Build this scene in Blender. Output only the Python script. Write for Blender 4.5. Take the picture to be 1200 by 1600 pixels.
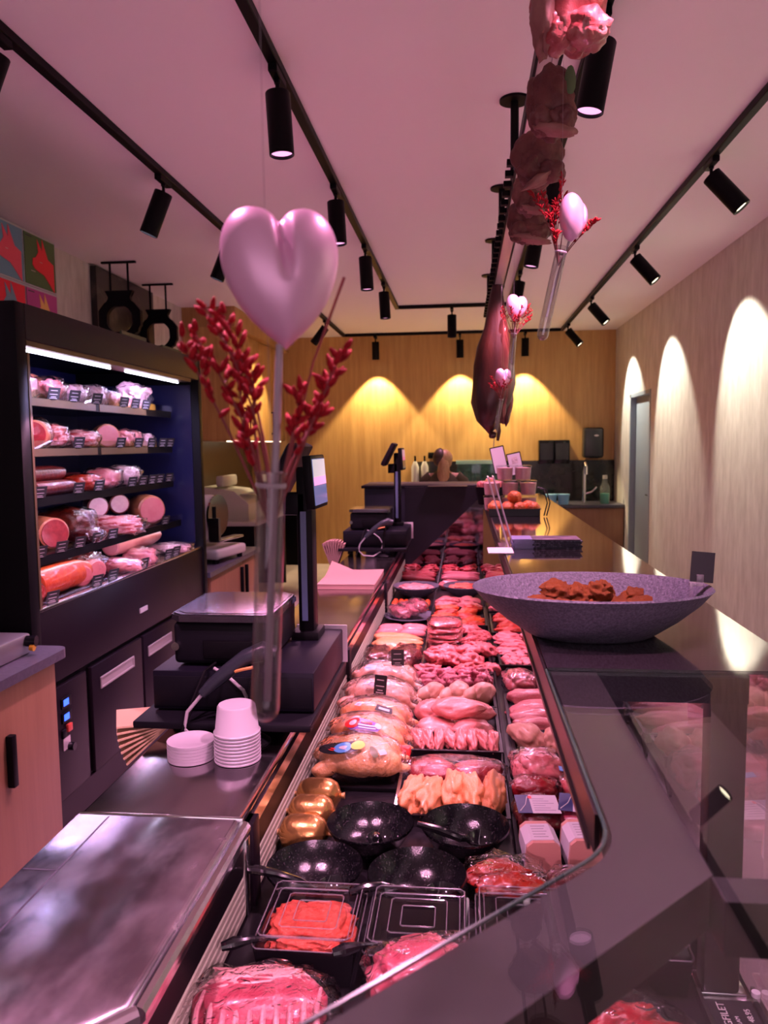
import bpy, bmesh, math, random
from mathutils import Vector, Matrix, noise
random.seed(7)
for o in list(bpy.data.objects): bpy.data.objects.remove(o)
SC = bpy.context.scene
COL = SC.collection
PI = math.pi
rad = math.radians

# ------------------------------------------------------------------ camera, world, exposure, large lights
cam_d = bpy.data.cameras.new('camera'); cam = bpy.data.objects.new('camera', cam_d); COL.objects.link(cam)
cam_d.sensor_fit = 'VERTICAL'; cam_d.sensor_height = 36.0; cam_d.lens = 27.0
cam_d.clip_start = 0.02
cam_d.dof.use_dof = True; cam_d.dof.focus_distance = 1.7; cam_d.dof.aperture_fstop = 7.0
cam.matrix_world = Matrix.Translation((0, 0, 1.6)) @ Matrix.Rotation(rad(6), 4, 'Z') @ Matrix.Rotation(rad(90-5.08), 4, 'X') @ Matrix.Rotation(rad(-0.7), 4, 'Z')
SC.camera = cam
SC.view_settings.view_transform = 'Standard'; SC.view_settings.look = 'None'
SC.view_settings.gamma = 1.0; SC.view_settings.use_curve_mapping = False
SC.view_settings.exposure = 0.42
SC.cycles.use_denoising = True
SC.cycles.max_bounces = 10; SC.cycles.transparent_max_bounces = 24
SC.cycles.diffuse_bounces = 5; SC.cycles.glossy_bounces = 5
SC.cycles.caustics_reflective = True; SC.cycles.blur_glossy = 1.0; SC.cycles.caustics_refractive = False
SC.cycles.sample_clamp_indirect = 8.0
W = bpy.data.worlds.new('world'); SC.world = W; W.use_nodes = True
W.node_tree.nodes['Background'].inputs[0].default_value = (.8, .85, 1, 1)
W.node_tree.nodes['Background'].inputs[1].default_value = 0.3      # dim added ambient, reaches in through the unseen front window

PINK = (1.0, .42, .71); PINKW = (1.0, .54, .80); WARM = (1.0, .76, .42); NEUT = (1.0, .93, .76); COOL = (.60, .50, 1.0)
E_PINK, E_SHELF, E_WALL, E_BACK = 142, 10, 102, 150
E_CASE, E_FRIDGE, E_FILL = 33, 2.1, 18

def light(name, kind, loc, energy, color, parent=None, direction=None, **kw):
    d = bpy.data.lights.new(name, kind); d.energy = energy; d.color = color
    for k, v in kw.items(): setattr(d, k, v)
    o = bpy.data.objects.new(name, d); COL.objects.link(o); o.location = loc
    if direction is not None: o.rotation_euler = Vector(direction).to_track_quat('-Z', 'Y').to_euler()
    if parent: o.parent = parent
    return o
light('pink_fill_light', 'AREA', (0.2, -2.45, 1.7), E_FILL, (1, .62, .78), None, (0, 1, -.05), shape='RECTANGLE', size=3.4, size_y=1.9)  # added pink fill behind the camera, brightens the room; no known source

# ------------------------------------------------------------------ materials
def mat(name, col, rough=.5, metal=0, col2=None, scale=8, stretch=(1, 1, 1), detail=4, ramp=(.35, .65), bump=0, bscale=None,
        coat=0, spec=.5, emis=None, es=0, col3=None, rvar=0, bstretch=None, bdist=.01, bdet=3):
    m = bpy.data.materials.new(name); m.use_nodes = True
    nt = m.node_tree; n = nt.nodes; L = nt.links; p = n['Principled BSDF']
    p.inputs['Roughness'].default_value = rough; p.inputs['Metallic'].default_value = metal
    p.inputs['Base Color'].default_value = (*col, 1); p.inputs['Coat Weight'].default_value = coat
    p.inputs['Coat Roughness'].default_value = .08
    p.inputs['Specular IOR Level'].default_value = spec
    if emis: p.inputs['Emission Color'].default_value = (*emis, 1); p.inputs['Emission Strength'].default_value = es
    if col2 or bump or rvar:
        tc = n.new('ShaderNodeTexCoord'); oi = n.new('ShaderNodeObjectInfo')
        ml = n.new('ShaderNodeVectorMath'); ml.operation = 'MULTIPLY_ADD'
        L.new(oi.outputs['Random'], ml.inputs[0]); ml.inputs[1].default_value = (7, 5, 3); L.new(tc.outputs['Object'], ml.inputs[2])
        mp = n.new('ShaderNodeMapping'); mp.inputs['Scale'].default_value = stretch; L.new(ml.outputs[0], mp.inputs['Vector'])
        nz = n.new('ShaderNodeTexNoise'); nz.inputs['Scale'].default_value = scale; nz.inputs['Detail'].default_value = detail
        nz.inputs['Roughness'].default_value = .6
        L.new(mp.outputs[0], nz.inputs['Vector'])
        if col2:
            cr = n.new('ShaderNodeValToRGB'); e = cr.color_ramp.elements
            e[0].position, e[1].position = ramp; e[0].color = (*col, 1); e[1].color = (*col2, 1)
            if col3:
                q = e.new(min(.99, ramp[1]+.12)); q.color = (*col3, 1)
            L.new(nz.outputs[0], cr.inputs[0]); L.new(cr.outputs[0], p.inputs['Base Color'])
        if rvar:
            mr = n.new('ShaderNodeMapRange'); mr.inputs[1].default_value = .3; mr.inputs[2].default_value = .7
            mr.inputs[3].default_value = rough-rvar; mr.inputs[4].default_value = rough+rvar
            L.new(nz.outputs[0], mr.inputs[0]); L.new(mr.outputs[0], p.inputs['Roughness'])
        if bump:
            b = n.new('ShaderNodeBump'); b.inputs['Strength'].default_value = bump; b.inputs['Distance'].default_value = bdist
            if bscale:
                nb = n.new('ShaderNodeTexNoise'); nb.inputs['Scale'].default_value = bscale; nb.inputs['Detail'].default_value = bdet
                if bstretch:
                    mb_ = n.new('ShaderNodeMapping'); mb_.inputs['Scale'].default_value = bstretch
                    L.new(ml.outputs[0], mb_.inputs['Vector']); L.new(mb_.outputs[0], nb.inputs['Vector'])
                else: L.new(ml.outputs[0], nb.inputs['Vector'])
                L.new(nb.outputs[0], b.inputs['Height'])
            else: L.new(nz.outputs[0], b.inputs['Height'])
            L.new(b.outputs[0], p.inputs['Normal'])
    return m

def clear(name, tint=(1, 1, 1), ior=1.5, rough=.02, k=1.0, milk=0, milkcol=(1, .95, .97), bump=0, bscale=40):
    """thin clear sheet: transparent body with a mirror-like Fresnel skin and an optional milky share"""
    m = bpy.data.materials.new(name); m.use_nodes = True
    nt = m.node_tree; n = nt.nodes; L = nt.links
    n.remove(n['Principled BSDF']); out = n['Material Output']
    tr = n.new('ShaderNodeBsdfTransparent'); tr.inputs[0].default_value = (*tint, 1)
    gl = n.new('ShaderNodeBsdfGlossy'); gl.inputs['Roughness'].default_value = rough
    r0 = ((ior-1)/(ior+1))**2
    ge = n.new('ShaderNodeNewGeometry'); dt = n.new('ShaderNodeVectorMath'); dt.operation = 'DOT_PRODUCT'
    L.new(ge.outputs['Incoming'], dt.inputs[0]); L.new(ge.outputs['Normal'], dt.inputs[1])
    def op(o, a, b=None, cl=False):
        q = n.new('ShaderNodeMath'); q.operation = o; q.use_clamp = cl
        for i, v in enumerate((a, b)):
            if v is None: continue
            if isinstance(v, (int, float)): q.inputs[i].default_value = v
            else: L.new(v, q.inputs[i])
        return q.outputs[0]
    sch = op('POWER', op('SUBTRACT', 1.0, op('ABSOLUTE', dt.outputs['Value']), True), 5.0)
    fac = op('MULTIPLY', op('ADD', op('MULTIPLY', sch, 1-r0), r0), k, True)
    base = tr.outputs[0]
    if milk:
        df = n.new('ShaderNodeBsdfDiffuse'); df.inputs[0].default_value = (*milkcol, 1)
        mm = n.new('ShaderNodeMixShader'); mm.inputs[0].default_value = milk
        L.new(tr.outputs[0], mm.inputs[1]); L.new(df.outputs[0], mm.inputs[2]); base = mm.outputs[0]
    mx = n.new('ShaderNodeMixShader'); L.new(fac, mx.inputs[0]); L.new(base, mx.inputs[1]); L.new(gl.outputs[0], mx.inputs[2])
    if bump:
        tc = n.new('ShaderNodeTexCoord'); nz = n.new('ShaderNodeTexNoise'); nz.inputs['Scale'].default_value = bscale
        nz.inputs['Detail'].default_value = 2; nz.inputs['Distortion'].default_value = 1.2
        L.new(tc.outputs['Object'], nz.inputs['Vector'])
        b = n.new('ShaderNodeBump'); b.inputs['Strength'].default_value = bump; b.inputs['Distance'].default_value = .01
        L.new(nz.outputs[0], b.inputs['Height']); L.new(b.outputs[0], gl.inputs['Normal']); L.new(b.outputs[0], dt.inputs[1])
    L.new(mx.outputs[0], out.inputs[0])
    return m

BLK = mat('black_powder_coat', (.003, .0026, .0036), .45, spec=.1)
BLKG = mat('black_gloss', (.005, .005, .007), .15, spec=.3)
BLKM = mat('black_matte_plastic', (.004, .0036, .006), .5, spec=.12)
DARKP = mat('dark_panel', (.0075, .0042, .0075), .45, spec=.14)
NAVY = mat('navy_interior', (.007, .007, .040), .30)
GREY = mat('grey_plastic', (.38, .36, .33), .45)
WHITE = mat('white_plastic', (.55, .53, .5), .4)
PAPERW = mat('white_paper', (.52, .48, .52), .7)
INK = mat('dark_ink', (.03, .03, .04), .6)
PALE = mat('pale_print', (.55, .5, .52), .6)
CEIL = mat('ceiling_paint', (.84, .80, .79), .85)
FLOOR = mat('floor_tile', (.46, .36, .36), .45, col2=(.54, .43, .42), scale=3, detail=6)
TRAV = mat('travertine', (.46, .42, .38), .6, col2=(.63, .59, .54), scale=6.5, stretch=(2.4, 2.4, .6), detail=11, ramp=(.30, .66), bump=.25)
OAK = mat('oak_veneer', (.40, .215, .065), .45, col2=(.56, .33, .115), scale=4, stretch=(5, 5, .35), detail=8, ramp=(.3, .7))
OAKD = mat('oak_cabinet', (.205, .095, .05), .5, col2=(.26, .13, .07), scale=5, stretch=(5, 5, .35), detail=8, ramp=(.3, .7))
STONE = mat('dark_worktop', (.045, .04, .06), .35, col2=(.075, .07, .095), scale=60)
MARB = mat('black_marble', (.012, .010, .010), .15, col2=(.05, .042, .035), scale=5, detail=10, ramp=(.5, .8))
STEEL = mat('brushed_steel', (.40, .36, .43), .20, 1, col2=(.72, .66, .73), scale=6, stretch=(1.8, 1, 1), detail=14, rvar=.11, bump=1, bscale=2.4, bdist=.045, bdet=1, ramp=(.42, .66))
STEELF = mat('smooth_steel', (.62, .58, .60), .2, 1)
CHROME = mat('chrome', (.75, .75, .75), .12, 1)
BRONZE = mat('bronze_rail', (.13, .085, .045), .45, .5)
HANDM = mat('dull_handle_metal', (.34, .30, .29), .45, .3)
RIB = mat('pale_ribbed_plastic', (.27, .28, .20), .45)
ALU = mat('satin_aluminium', (.72, .66, .66), .35, .6)
BLACKGLASS = mat('black_glass', (.016, .012, .015), .05, spec=.9, coat=1)
MIRROR = mat('dark_mirror', (.13, .11, .13), .04, 1)
GLASS = clear('clear_glass', (.92, .95, .94), 1.5, .0, 1.25)
GEDGE = mat('green_glass_edge', (.03, .06, .05), .2)
TUBEG = clear('tube_glass', (.90, .87, .89), 1.5, .02, 2.6, .0)
PET = clear('clear_lid_plastic', (.93, .93, .95), 1.5, .05, 1.4, .0)
FILM = clear('plastic_film', (.985, .98, .985), 1.42, .10, 2.0, .0, bump=1.0, bscale=42)
FILMF = clear('crinkled_film', (.98, .975, .985), 1.42, .10, 2.2, .035, bump=1.0, bscale=34)
ACRYL = clear('acrylic', (.95, .92, .95), 1.5, .02, 1.3, .12)
FROST = mat('frosted_plastic', (.40, .37, .405), .4)
STONEW = mat('stoneware_bowl', (.048, .046, .066), .6, col2=(.105, .098, .135), scale=240, detail=2, bump=.35, bscale=160)
GLAZE = mat('speckled_black_glaze', (.0035, .0035, .0045), .16, col2=(.045, .042, .046), scale=240, detail=4, ramp=(.57, .70), spec=.5, bump=.08)
SPOON = mat('black_spoon', (.006, .006, .007), .12, coat=.5)
PINKH = mat('pearl_pink', (.80, .47, .67), .38, .4)
STICK = mat('pale_stick', (.34, .28, .31), .5)
RED = mat('red_bud', (.20, .002, .006), .7, col2=(.34, .006, .012), scale=200, spec=.2)
STEM = mat('red_brown_stem', (.20, .03, .03), .7)
KRAFT = mat('kraft_paper', (.50, .33, .20), .8)
PINKP = mat('butcher_paper', (.25, .13, .115), .8)
def emit(name, col, s):
    return mat(name, col, .5, emis=col, es=s)
LEDP = emit('pink_led', (1, .50, .86), .85); LEDW = emit('warm_led', (1, .85, .6), 5); LEDC = emit('cool_led', (.84, .78, 1), 14)
LEDCASE = emit('case_led', (1, .62, .78), 3)
# meats
def meat(name, c, c2, c3=None, scale=28, rough=.34, coat=.35, ramp=(.38, .62), stretch=(1, 1, 1), bump=.35, detail=6):
    c, c2, c3 = [None if q is None else (q[0]**1.3*.72, q[1]**1.5*.56, q[2]**1.42*.56) for q in (c, c2, c3)]
    return mat(name, c, rough, col2=c2, col3=c3, scale=scale, ramp=ramp, stretch=stretch, coat=coat, bump=bump, detail=detail)
PORK = meat('pork', (.62, .20, .20), (.74, .36, .33), (.82, .60, .54))
PORKP = meat('pale_pork', (.72, .30, .30), (.80, .44, .42), scale=16)
BEEF = meat('beef', (.38, .030, .055), (.52, .085, .105), (.70, .36, .35), scale=34, ramp=(.42, .66))
DEEP = meat('dark_meat', (.13, .018, .028), (.24, .045, .05), scale=20)
CHIX = meat('chicken_breast', (.80, .40, .36), (.86, .50, .44), scale=9, bump=.12)
SKIN = meat('chicken_skin', (.84, .58, .42), (.90, .70, .54), scale=60, bump=.35)
SKINY = meat('yellow_chicken_skin', (.87, .50, .21), (.93, .64, .36), scale=22, bump=.3)
SKINP = meat('pale_poultry_skin', (.84, .62, .30), (.90, .72, .42), scale=110, bump=.45)
LAMB = meat('lamb', (.50, .13, .19), (.66, .30, .34), (.82, .66, .64), scale=22)
FAT = meat('fat', (.86, .62, .58), (.90, .72, .68), scale=20)
BONE = meat('rib_bone', (.66, .42, .44), (.80, .60, .60), scale=30)
MINCE = meat('mince', (.78, .20, .10), (.86, .32, .19), (.92, .46, .34), scale=90, bump=.8, coat=.1, rough=.5)
ORANGE = meat('orange_marinade', (.68, .13, .02), (.80, .25, .05), scale=40)
MARIN = meat('red_marinade', (.46, .045, .02), (.66, .14, .045), (.75, .30, .12), scale=30, coat=.8)
CRUMB = meat('paprika_crust', (.46, .13, .02), (.96, .50, .08), scale=120, bump=1, coat=0, rough=.8)
BROWN = meat('brown_smoked', (.12, .025, .012), (.26, .065, .03), scale=26, coat=.8)
HAMC = meat('ham_cut', (.80, .38, .38), (.86, .48, .46), scale=14, bump=.05)
HAMR = meat('ham_rind', (.56, .30, .17), (.70, .42, .26), scale=12)
SALAMI = meat('salami', (.20, .05, .045), (.34, .11, .09), scale=50)
SALCUT = meat('salami_cut', (.50, .08, .07), (.72, .30, .26), (.90, .75, .7), scale=80, ramp=(.42, .6), bump=.05)
BACON = meat('bacon', (.58, .14, .13), (.85, .60, .55), scale=16, stretch=(1, 1, 6), ramp=(.44, .56))
PINKS = meat('pink_sausage', (.76, .38, .34), (.82, .47, .42), scale=10, bump=.05)
WHITES = meat('white_sausage_cut', (.80, .64, .66), (.86, .72, .72), scale=30, bump=.05)
CURED = meat('cured_jowl', (.22, .11, .09), (.34, .20, .16), (.50, .36, .30), scale=14, coat=.1, rough=.6, bump=.8)
CUREDF = meat('cured_fat', (.40, .27, .22), (.52, .38, .32), scale=14, coat=.1, rough=.6, bump=.4)
FRESH = meat('fresh_jowl', (.44, .10, .10), (.58, .26, .24), (.66, .46, .40), scale=18, ramp=(.36, .56), bump=.6)
HAMD = meat('dry_ham', (.08, .042, .03), (.15, .085, .05), (.28, .18, .10), scale=5, stretch=(2.5, 2.5, .5), coat=.15, bump=.6)
GOLD = mat('gold_foil', (.62, .34, .11), .26, .9, bump=.25, bscale=30)
LEAF = mat('bay_leaf', (.10, .16, .06), .6)
NAVYL = mat('navy_label', (.02, .035, .12), .35, coat=.3); BLUEL = mat('blue_label', (.10, .30, .62), .35, coat=.3)
REDL = mat('red_label', (.72, .03, .03), .35, coat=.3); YELL = mat('yellow_label', (.62, .48, .08), .4); PURL = mat('purple_label', (.15, .08, .30), .4)
BLKL = mat('black_label', (.012, .012, .014), .5)

SEASON = meat('seasoned_skin', (.84, .42, .16), (.90, .54, .26), scale=22)
# ------------------------------------------------------------------ mesh builder
class MB:
    def __init__(s): s.b = bmesh.new(); s.mi = 0
    def _fin(s, verts):
        fs = {f for v in verts for f in v.link_faces}
        for f in fs: f.material_index = s.mi
        return s
    def box(s, x0, x1, y0, y1, z0, z1, r=0, seg=2, M=None):
        g = bmesh.ops.create_cube(s.b, size=1)
        vs = g['verts']
        T = Matrix.Translation(((x0+x1)/2, (y0+y1)/2, (z0+z1)/2)) @ Matrix.Diagonal((abs(x1-x0), abs(y1-y0), abs(z1-z0), 1))
        bmesh.ops.transform(s.b, matrix=(M @ T if M else T), verts=vs)
        s._fin(vs)
        if r:
            es = {e for v in vs for e in v.link_edges}
            q = bmesh.ops.bevel(s.b, geom=list(es), offset=r, segments=seg, affect='EDGES', profile=.5)
            for f in q['faces']: f.material_index = s.mi
        return s
    def cyl(s, p, q, r, r2=None, n=20, cap=True):
        p = Vector(p); q = Vector(q); d = q-p
        g = bmesh.ops.create_cone(s.b, cap_ends=cap, segments=n, radius1=r, radius2=r if r2 is None else r2, depth=d.length)
        T = Matrix.Translation((p+q)/2) @ d.to_track_quat('Z', 'Y').to_matrix().to_4x4()
        bmesh.ops.transform(s.b, matrix=T, verts=g['verts']); return s._fin(g['verts'])
    def tube(s, pts, r, n=8, cap=True):
        pts = [Vector(p) for p in pts]; rs = r if isinstance(r, (list, tuple)) else [r]*len(pts)
        rings = []; up = Vector((.31, .17, .93)).normalized()
        for i, p in enumerate(pts):
            t = (pts[min(i+1, len(pts)-1)]-pts[max(i-1, 0)]).normalized()
            a = t.cross(up)
            if a.length < 1e-3: a = t.cross(Vector((1, 0, 0)))
            a.normalize(); up = a.cross(t).normalized(); b = up
            rings.append([s.b.verts.new(p+(a*math.cos(2*PI*k/n)+b*math.sin(2*PI*k/n))*rs[i]) for k in range(n)])
        vs = [v for q in rings for v in q]
        for i in range(len(rings)-1):
            for k in range(n): s.b.faces.new((rings[i][k], rings[i][(k+1) % n], rings[i+1][(k+1) % n], rings[i+1][k]))
        if cap: s.b.faces.new(rings[0][::-1]); s.b.faces.new(rings[-1])
        return s._fin(vs)
    def lathe(s, prof, c=(0, 0, 0), n=32, sx=1, sy=1, M=None):
        rings = []; c = Vector(c); new = []
        for r, z in prof:
            if r < 1e-6: q = [s.b.verts.new(c+Vector((0, 0, z)))]
            else: q = [s.b.verts.new(c+Vector((r*sx*math.cos(2*PI*k/n), r*sy*math.sin(2*PI*k/n), z))) for k in range(n)]
            rings.append(q); new += q
        for a, b in zip(rings, rings[1:]):
            for k in range(n):
                j = (k+1) % n
                if len(a) == 1 and len(b) == 1: continue
                if len(a) == 1: s.b.faces.new((a[0], b[k], b[j]))
                elif len(b) == 1: s.b.faces.new((a[k], a[j], b[0]))
                else: s.b.faces.new((a[k], a[j], b[j], b[k]))
        if M: bmesh.ops.transform(s.b, matrix=M, verts=new)
        return s._fin(new)
    def prism(s, pts, z0, z1, M=None):
        lo = [s.b.verts.new((x, y, z0)) for x, y in pts]; hi = [s.b.verts.new((x, y, z1)) for x, y in pts]
        n = len(pts)
        s.b.faces.new(lo[::-1]); s.b.faces.new(hi)
        for k in range(n): s.b.faces.new((lo[k], lo[(k+1) % n], hi[(k+1) % n], hi[k]))
        if M: bmesh.ops.transform(s.b, matrix=M, verts=lo+hi)
        return s._fin(lo+hi)
    def quad(s, *ps):
        vs = [s.b.verts.new(p) for p in ps]; s.b.faces.new(vs); return s._fin(vs)
    def blob(s, c, sc, seed=0, amp=.15, freq=2.2, sub=3, rot=None, taper=0, flat=0, bend=0, sq=1.0, cre=0, cf=2.6, cst=(1, 1, 1)):
        g = bmesh.ops.create_icosphere(s.b, subdivisions=sub, radius=1); off = Vector((seed*3.7, seed*1.3, seed*5.1))
        R = rot.to_4x4() if rot else Matrix.Identity(4)
        for v in g['verts']:
            p = v.co.copy()
            if sq != 1.0: p = Vector([math.copysign(abs(t)**sq, t) for t in p])
            k = 1+amp*noise.noise(v.co*freq+off)+amp*.5*noise.noise(v.co*freq*2.3+off)
            if cre: k -= cre*max(0, 1-5*abs(noise.noise(Vector((v.co.x*cst[0], v.co.y*cst[1], v.co.z*cst[2]))*cf+off)))
            p = p*k
            if taper: p.y *= 1-taper*p.x; p.z *= 1-taper*p.x*.7
            if flat and p.z < -flat: p.z = -flat-(p.z+flat)*.0
            if bend: p.y += bend*p.x*p.x
            v.co = Vector(c)+(R @ Vector((p.x*sc[0], p.y*sc[1], p.z*sc[2])))
        return s._fin(g['verts'])
    def mesh(s, name, mats, sharp=35):
        b = s.b; bmesh.ops.recalc_face_normals(b, faces=b.faces)
        for f in b.faces: f.smooth = True
        for e in b.edges:
            if len(e.link_faces) == 2 and e.calc_face_angle(0) > rad(sharp): e.smooth = False
        me = bpy.data.meshes.new(name); b.to_mesh(me); b.free()
        for m in (mats if isinstance(mats, (list, tuple)) else [mats]): me.materials.append(m)
        return me
    def build(s, name, mats, parent=None, loc=None, sharp=35, label=None):
        return put(name, s.mesh(name, mats, sharp), parent, loc, label)

def put(name, me, parent=None, loc=None, label=None, rot=None, scale=None):
    o = bpy.data.objects.new(name, me); COL.objects.link(o)
    if parent is not None: o.parent = parent
    if loc is not None: o.location = loc
    if rot is not None: o.rotation_euler = rot
    if scale is not None: o.scale = scale if isinstance(scale, (list, tuple)) else (scale,)*3
    if label: o['label'] = label
    return o
def tag(o, label, cat, group=None, kind=None):
    o['label'] = label; o['category'] = cat
    if group: o['group'] = group
    if kind: o['kind'] = kind
    return o
def th(name, label, cat, loc=(0, 0, 0), group=None, rz=0):
    o = bpy.data.objects.new(name, None); COL.objects.link(o); o.location = loc; o.rotation_euler = (0, 0, rz)
    o.empty_display_size = .05
    return tag(o, label, cat, group)
def st(name, mb, m):
    o = mb.build(name, m); o['kind'] = 'structure'; return o
def dup(o, loc=None, rot=None, label=None, group=None, parent=None):
    c = o.copy(); COL.objects.link(c)
    if parent is not None: c.parent = parent
    if loc is not None: c.location = loc
    if rot is not None: c.rotation_euler = rot
    if label: c['label'] = label
    if group: c['group'] = group
    for ch in list(o.children): dup(ch, parent=c)
    return c
ORD = ['first', 'second', 'third', 'fourth', 'fifth', 'sixth', 'seventh', 'eighth', 'ninth', 'tenth', 'eleventh', 'twelfth', 'thirteenth']
def nth(i, n, side='left'):
    return 'only one' if n == 1 else (ORD[i]+' from '+side)
CACHE = {}
def cached(key, fn):
    if key not in CACHE: CACHE[key] = fn()
    return CACHE[key]
# ------------------------------------------------------------------ room
st('floor', MB().box(-3.0, 2.1, -2.7, 10.3, -.1, 0), FLOOR)
st('ceiling', MB().box(-3.0, 2.1, -2.7, 10.3, 3.0, 3.1), CEIL)
w = MB(); w.box(1.91, 2.05, -2.6, 8.2, 0, 3); w.box(1.91, 2.05, 9.2, 10.25, 0, 3); w.box(1.91, 2.05, 8.2, 9.2, 2.13, 3)
st('wall_right', w, TRAV)
st('wall_left', MB().box(-2.99, -2.85, -2.6, 10.25, 0, 3), TRAV)
st('wall_back', MB().box(-2.85, 1.91, 10.1, 10.25, 0, 3), OAK)
w = MB(); w.box(-2.85, -1.6, -2.65, -2.5, 0, 3); w.box(1.7, 1.91, -2.65, -2.5, 0, 3); w.box(-1.6, 1.7, -2.65, -2.5, 0, .7); w.box(-1.6, 1.7, -2.65, -2.5, 2.7, 3)
st('wall_front', w, CEIL)
d1 = MB(); d1.box(1.97, 2.02, 8.25, 9.15, 0, 2.09, .004)
GREYD = mat('grey_door', (.24, .29, .34), .5)
door = st('door_1', d1, GREYD)
f = MB(); f.box(1.905, 2.05, 8.2, 8.25, 0, 2.13); f.box(1.905, 2.05, 9.15, 9.2, 0, 2.13); f.box(1.905, 2.05, 8.2, 9.2, 2.09, 2.13)
f.build('door_frame', GREYD, door)
MB().cyl((1.97, 8.34, 1.02), (1.93, 8.34, 1.02), .01).cyl((1.93, 8.34, 1.02), (1.93, 8.45, 1.02), .009).build('door_handle', CHROME, door)
wn = MB(); wn.box(-1.6, 1.7, -2.60, -2.59, .7, 2.7)
win = st('window_1', wn, GLASS)
f = MB(); f.box(-1.6, -1.55, -2.64, -2.54, .7, 2.7); f.box(1.65, 1.7, -2.64, -2.54, .7, 2.7); f.box(-1.55, 1.65, -2.64, -2.54, .7, .75); f.box(-1.55, 1.65, -2.64, -2.54, 2.65, 2.7); f.box(.02, .07, -2.64, -2.54, .75, 2.65)
f.build('window_frame', BLK, win)
st('baseboard_right', MB().box(1.895, 1.91, -2.5, 8.2, 0, .08), BLK)

# ------------------------------------------------------------------ ceiling tracks and spotlights
tk = th('ceiling_track', 'long black outer lighting track running round the ceiling', 'lighting track', (-1.52, 0, 2.985))
def bar(par, x0, x1, y0, y1, z0=2.965, z1=3.0):
    o = MB().box(x0, x1, y0, y1, z0, z1, .003, 1).build('rail', BLK, par); o.location = (-par.location.x, -par.location.y, -par.location.z); return o
bar(tk, -1.545, -1.505, -2.3, 9.88); bar(tk, -1.505, 1.19, 9.84, 9.88); bar(tk, 1.19, 1.23, -2.3, 9.88)
tk2 = th('ceiling_track', 'black inner lighting track shaped like a U over the counter', 'lighting track', (-.68, 0, 2.985))
bar(tk2, -.70, -.66, -2.3, 7.98); bar(tk2, -.66, .43, 7.94, 7.98); bar(tk2, .43, .47, -2.3, 7.98)

def head_mesh():
    m = MB(); m.lathe([(0, 0), (.044, 0), (.046, -.003), (.046, -.222), (.043, -.224), (.0415, -.222), (.0415, -.206)], n=32)
    return m.mesh('housing', BLK)
def lens_mesh(ring=True):
    m = MB(); m.lathe([(0, -.211), (.012, -.2085), (.022, -.2105), (.031, -.208), (.0405, -.212)], n=28)
    return m.mesh('lens', LEDP)
def spot(x, y, label, group, color, energy, lensmat, dirv=(0, 0, -1), size=70, blend=.35, nolight=False, radius=.03):
    t = th('track_spotlight', label, 'spotlight', (x, y, 2.964), group)
    put('adapter', cached('adapter', lambda: MB().box(-.017, .017, -.075, .075, -.028, 0, .003, 1).cyl((0, 0, -.028), (0, 0, -.04), .012).mesh('adapter', BLK)), t)
    put('stem', cached('stem', lambda: MB().cyl((0, 0, -.035), (0, 0, -.075), .008, n=10).mesh('stem', BLK)), t)
    h = put('housing', cached('head', head_mesh), t, (0, 0, -.072))
    h.rotation_euler = Vector(dirv).to_track_quat('-Z', 'Y').to_euler()
    ln = put('lens', cached('lens'+lensmat.name, lambda: MB().lathe([(0, -.211), (.012, -.2085), (.022, -.2105), (.031, -.208), (.0405, -.212)], n=28).mesh('lens', lensmat)), h)
    if not nolight:
        lg = light('spot_light', 'SPOT', (0, 0, -.226), energy, color, h, None, spot_size=rad(size), spot_blend=blend, shadow_soft_size=radius)
    return t
PL = ['nearest the camera', 'second from the camera', 'third from the camera', 'fourth from the camera', 'fifth from the camera', 'sixth from the camera']
for i, y in enumerate((1.0, 2.9, 4.19, 5.43, 6.68)):
    spot(-.68, y, 'black spotlight over the steel worktop, '+(['out of frame overhead'] + PL)[i]+' on the inner left rail', 'spotlights on the inner track', PINK, E_PINK, LEDP, (0.05, 0, -1), 75)
spot(-.12, 7.96, 'black cylinder spotlight alone on the short cross track', 'spotlights on the inner track', PINK, E_PINK*.4, LEDP)
for i, y in enumerate((1.2, 2.68, 4.05, 4.91, 6.43)):
    spot(.45, y, 'black spotlight right of the hanging meat, '+(['out of frame overhead'] + PL)[i]+' on its rail', 'spotlights on the inner track', PINK, E_PINK, LEDP, (-.18, 0, -1), 75)
for i, y in enumerate((2.50, 3.92, 5.02)):
    spot(-1.525, y, 'black spotlight tilted at the wall fridge, '+PL[i]+' on the left track', 'spotlights on the left track', PINKW, E_SHELF, LEDC, (-.42, -.03, -1), 62)
spot(-1.525, 8.55, 'small black spotlight tilted at the oak wall cupboards', 'spotlights on the left track', WARM, E_WALL*1.1, LEDW, (-.72, .12, -.85), 72)
for i, y in enumerate((1.6, 4.05, 5.75, 7.65, 9.3)):
    spot(1.21, y, 'black spotlight tilted at the stone wall, '+(['out of frame overhead'] + PL)[i]+' on the right track', 'spotlights on the right track', NEUT, E_WALL, LEDW, (.79, -.25, -1), 70, .3)
for i, x in enumerate((-1.12, -.05, .76)):
    spot(x, 9.86, 'small black spotlight washing the oak back wall, '+nth(i, 3), 'spotlights on the back track', WARM, E_BACK, LEDW, (0, .10, -1), 82, .25)

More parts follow.
